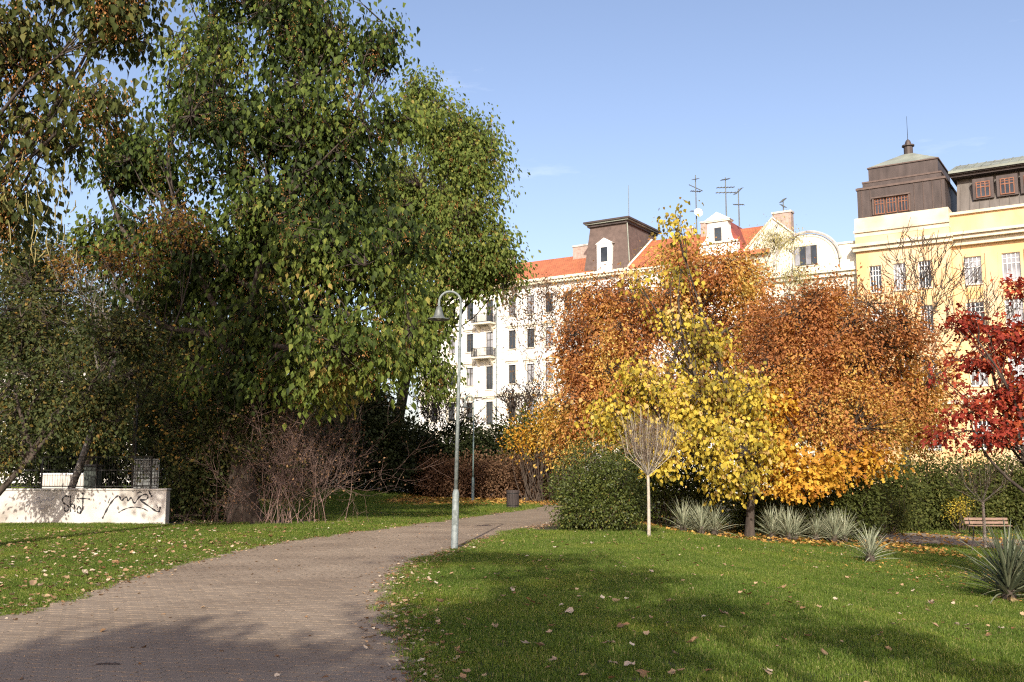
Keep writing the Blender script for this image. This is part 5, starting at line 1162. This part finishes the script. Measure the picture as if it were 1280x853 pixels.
# ------------------------------------------------------------------ fallen leaves
def litter(name, label, P, size, m, tmpl, lift=.035, seed=1, smin=.5, smax=1.3, flat=.25):
    g = np.random.default_rng(seed); n = len(P); z = terr(P[:, 0], P[:, 1]) + lift * g.uniform(.4, 1.2, n)
    a = g.uniform(0, 6.28, n); A = np.stack([np.cos(a), np.sin(a), g.normal(0, flat, n)], 1); N = np.stack([g.normal(0, flat, n), g.normal(0, flat, n), np.ones(n)], 1)
    o = leaf_obj(name, np.c_[P, z], A, N, size * g.uniform(smin, smax, n), g.uniform(0, 1, n), tmpl, M[m], None); tag(o, label, 'leaves', kind='stuff'); return o
g = np.random.default_rng(55)
def along(E_, n, sd, off=0):
    i = g.integers(0, len(E_) - 1, n); t_ = g.uniform(0, 1, n)[:, None]; P = E_[i] * (1 - t_) + E_[i + 1] * t_
    return P + g.normal(0, sd, (n, 2)) + np.array([off, 0])
vis_ = lambda P: P[(P[:, 1] > 6) & (np.abs(P[:, 0]) < P[:, 1] * .55 + .5)]
PLv, PRv = PL[(PL[:, 1] > 7) & (PL[:, 1] < 40)], PR[(PR[:, 1] > 6.5) & (PR[:, 1] < 40)]
E1 = vis_(np.r_[along(PLv, 3000, .26, -.16), along(PRv, 3600, .2, .1)])
litter('fallen_leaves', 'dry leaf litter along both edges of the path', E1, .046, 'litter', LEAF_CURL, .03, 1)
ln_ = np.stack([g.uniform(-16, 16, 9000), 7 + 30 * g.uniform(0, 1, 9000) ** .8], 1); ln_ = vis_(ln_); ln_ = ln_[~on_path(ln_)]
kp = np.array([mnoise.noise(Vector((p[0] * .35, p[1] * .35, 9))) for p in ln_]) > g.uniform(-.5, .8, len(ln_)); ln_ = ln_[kp]
litter('fallen_leaves', 'small brown leaves scattered over the lawns', ln_, .06, 'litter', LEAF_CURL, .06, 2)
lf = np.stack([g.uniform(-13, -5.5, 2600), g.uniform(10, 27, 2600)], 1); lf = vis_(lf); lf = lf[~on_path(lf)]
litter('fallen_leaves', 'tan leaves strewn on the grass below the graffiti wall', lf, .07, 'litter', LEAF_CURL, .06, 3)
bk = np.r_[np.c_[g.uniform(-6, 4.5, 5200), g.uniform(44, 56, 5200)], np.c_[g.uniform(2.5, 14, 3600), g.uniform(29.5, 42, 3600)], np.c_[g.uniform(12, 26, 1500), g.uniform(34, 48, 1500)]]
litter('fallen_leaves', 'orange and golden leaf litter under the hedges and trees', bk, .12, 'litter_gold', LEAF_CURL, .06, 4)
yl = np.c_[g.normal(10.2, 1.9, 900), g.normal(23.3, 1.8, 900)]
litter('fallen_leaves', 'yellow-brown leaves around the small single spiky plant', yl, .06, 'litter_gold', LEAF_CURL, .06, 5)
pt = np.stack([g.uniform(-8, 2, 500), g.uniform(7.5, 30, 500)], 1); pt = pt[inside(pt, POLYS[0])]
litter('fallen_leaves', 'few dry leaves and scraps on the paving', pt, .05, 'litter', LEAF_CURL, .02, 6, .25, 1.4)
# the large leaves in the foreground, one by one
protos = []
for v in range(5):
    tv, tf = LEAF_CURL if v % 2 == 0 else LEAF_STAR; tv = tv.copy() + np.random.default_rng(v).normal(0, .04, tv.shape)
    me = bpy.data.meshes.new('fallen_leaf'); me.from_pydata(tv.tolist(), [], tf.tolist()); me.materials.append(M['litter_pale' if v < 3 else 'litter'])
    a_ = me.attributes.new("tint", 'FLOAT', 'POINT'); a_.data.foreach_set("value", np.full(len(tv), [.2, .6, .95, .3, .6][v], np.float32)); me.update(); protos.append(me)
spots = [(555, 760), (590, 768), (640, 742), (668, 760), (690, 790), (680, 815), (695, 830), (758, 808), (770, 790), (745, 728), (768, 755), (755, 833), (705, 768), (560, 800), (548, 812), (580, 822), (600, 740), (625, 722), (840, 795), (858, 812), (838, 757), (870, 742), (820, 720), (880, 690), (940, 690), (905, 712), (735, 698), (700, 700), (860, 680), (1010, 800), (1035, 822), (1100, 798), (1165, 760), (1085, 765), (970, 740), (1170, 790), (1210, 788), (1250, 790), (1230, 800), (560, 722), (650, 698), (690, 716), (780, 842), (805, 846), (735, 850), (900, 770), (955, 845), (110, 720), (60, 712), (150, 700), (40, 735), (95, 738), (200, 690), (235, 678), (30, 690), (590, 850), (655, 810), (620, 790), (715, 740), (800, 700)]
for i, (px, py) in enumerate(spots):
    p = ground(px + random.uniform(-4, 4), py + random.uniform(-2, 2)); o = link('fallen_leaf', protos[i % 5]); o.location = (p.x, p.y, p.z + .05); s_ = random.uniform(.07, .125); o.scale = (s_, s_, s_ * 1.2)
    o.rotation_euler = (random.gauss(0, .35), random.gauss(0, .35), random.uniform(0, 6.28)); left = px < 400
    tag(o, 'large ' + ['tan curled', 'pale lobed', 'whitish curled', 'brown lobed', 'reddish-brown curled'][i % 5] + ' leaf on the ' + ('left lawn below the wall' if left else 'right lawn, ' + ('nearest to the viewer' if py > 805 else 'in its shaded middle' if py > 735 else 'towards the bushes')), 'leaf', 'large leaves on the left lawn' if left else 'large leaves on the right lawn')
sk = ground(134, 834); o = empty('fallen_stick', sk, 'short dark stick lying on the paved path', 'stick', rz=R(4))
MB().tube([(-.09, 0, .026), (0, .004, .028), (.1, -.004, .025)], [.006, .007, .005], 6).build('shaft', M['wood_dark'], o); MB().tube([(.03, 0, .027), (.06, .03, .03)], [.004, .002], 5).build('twig', M['wood_dark'], o)
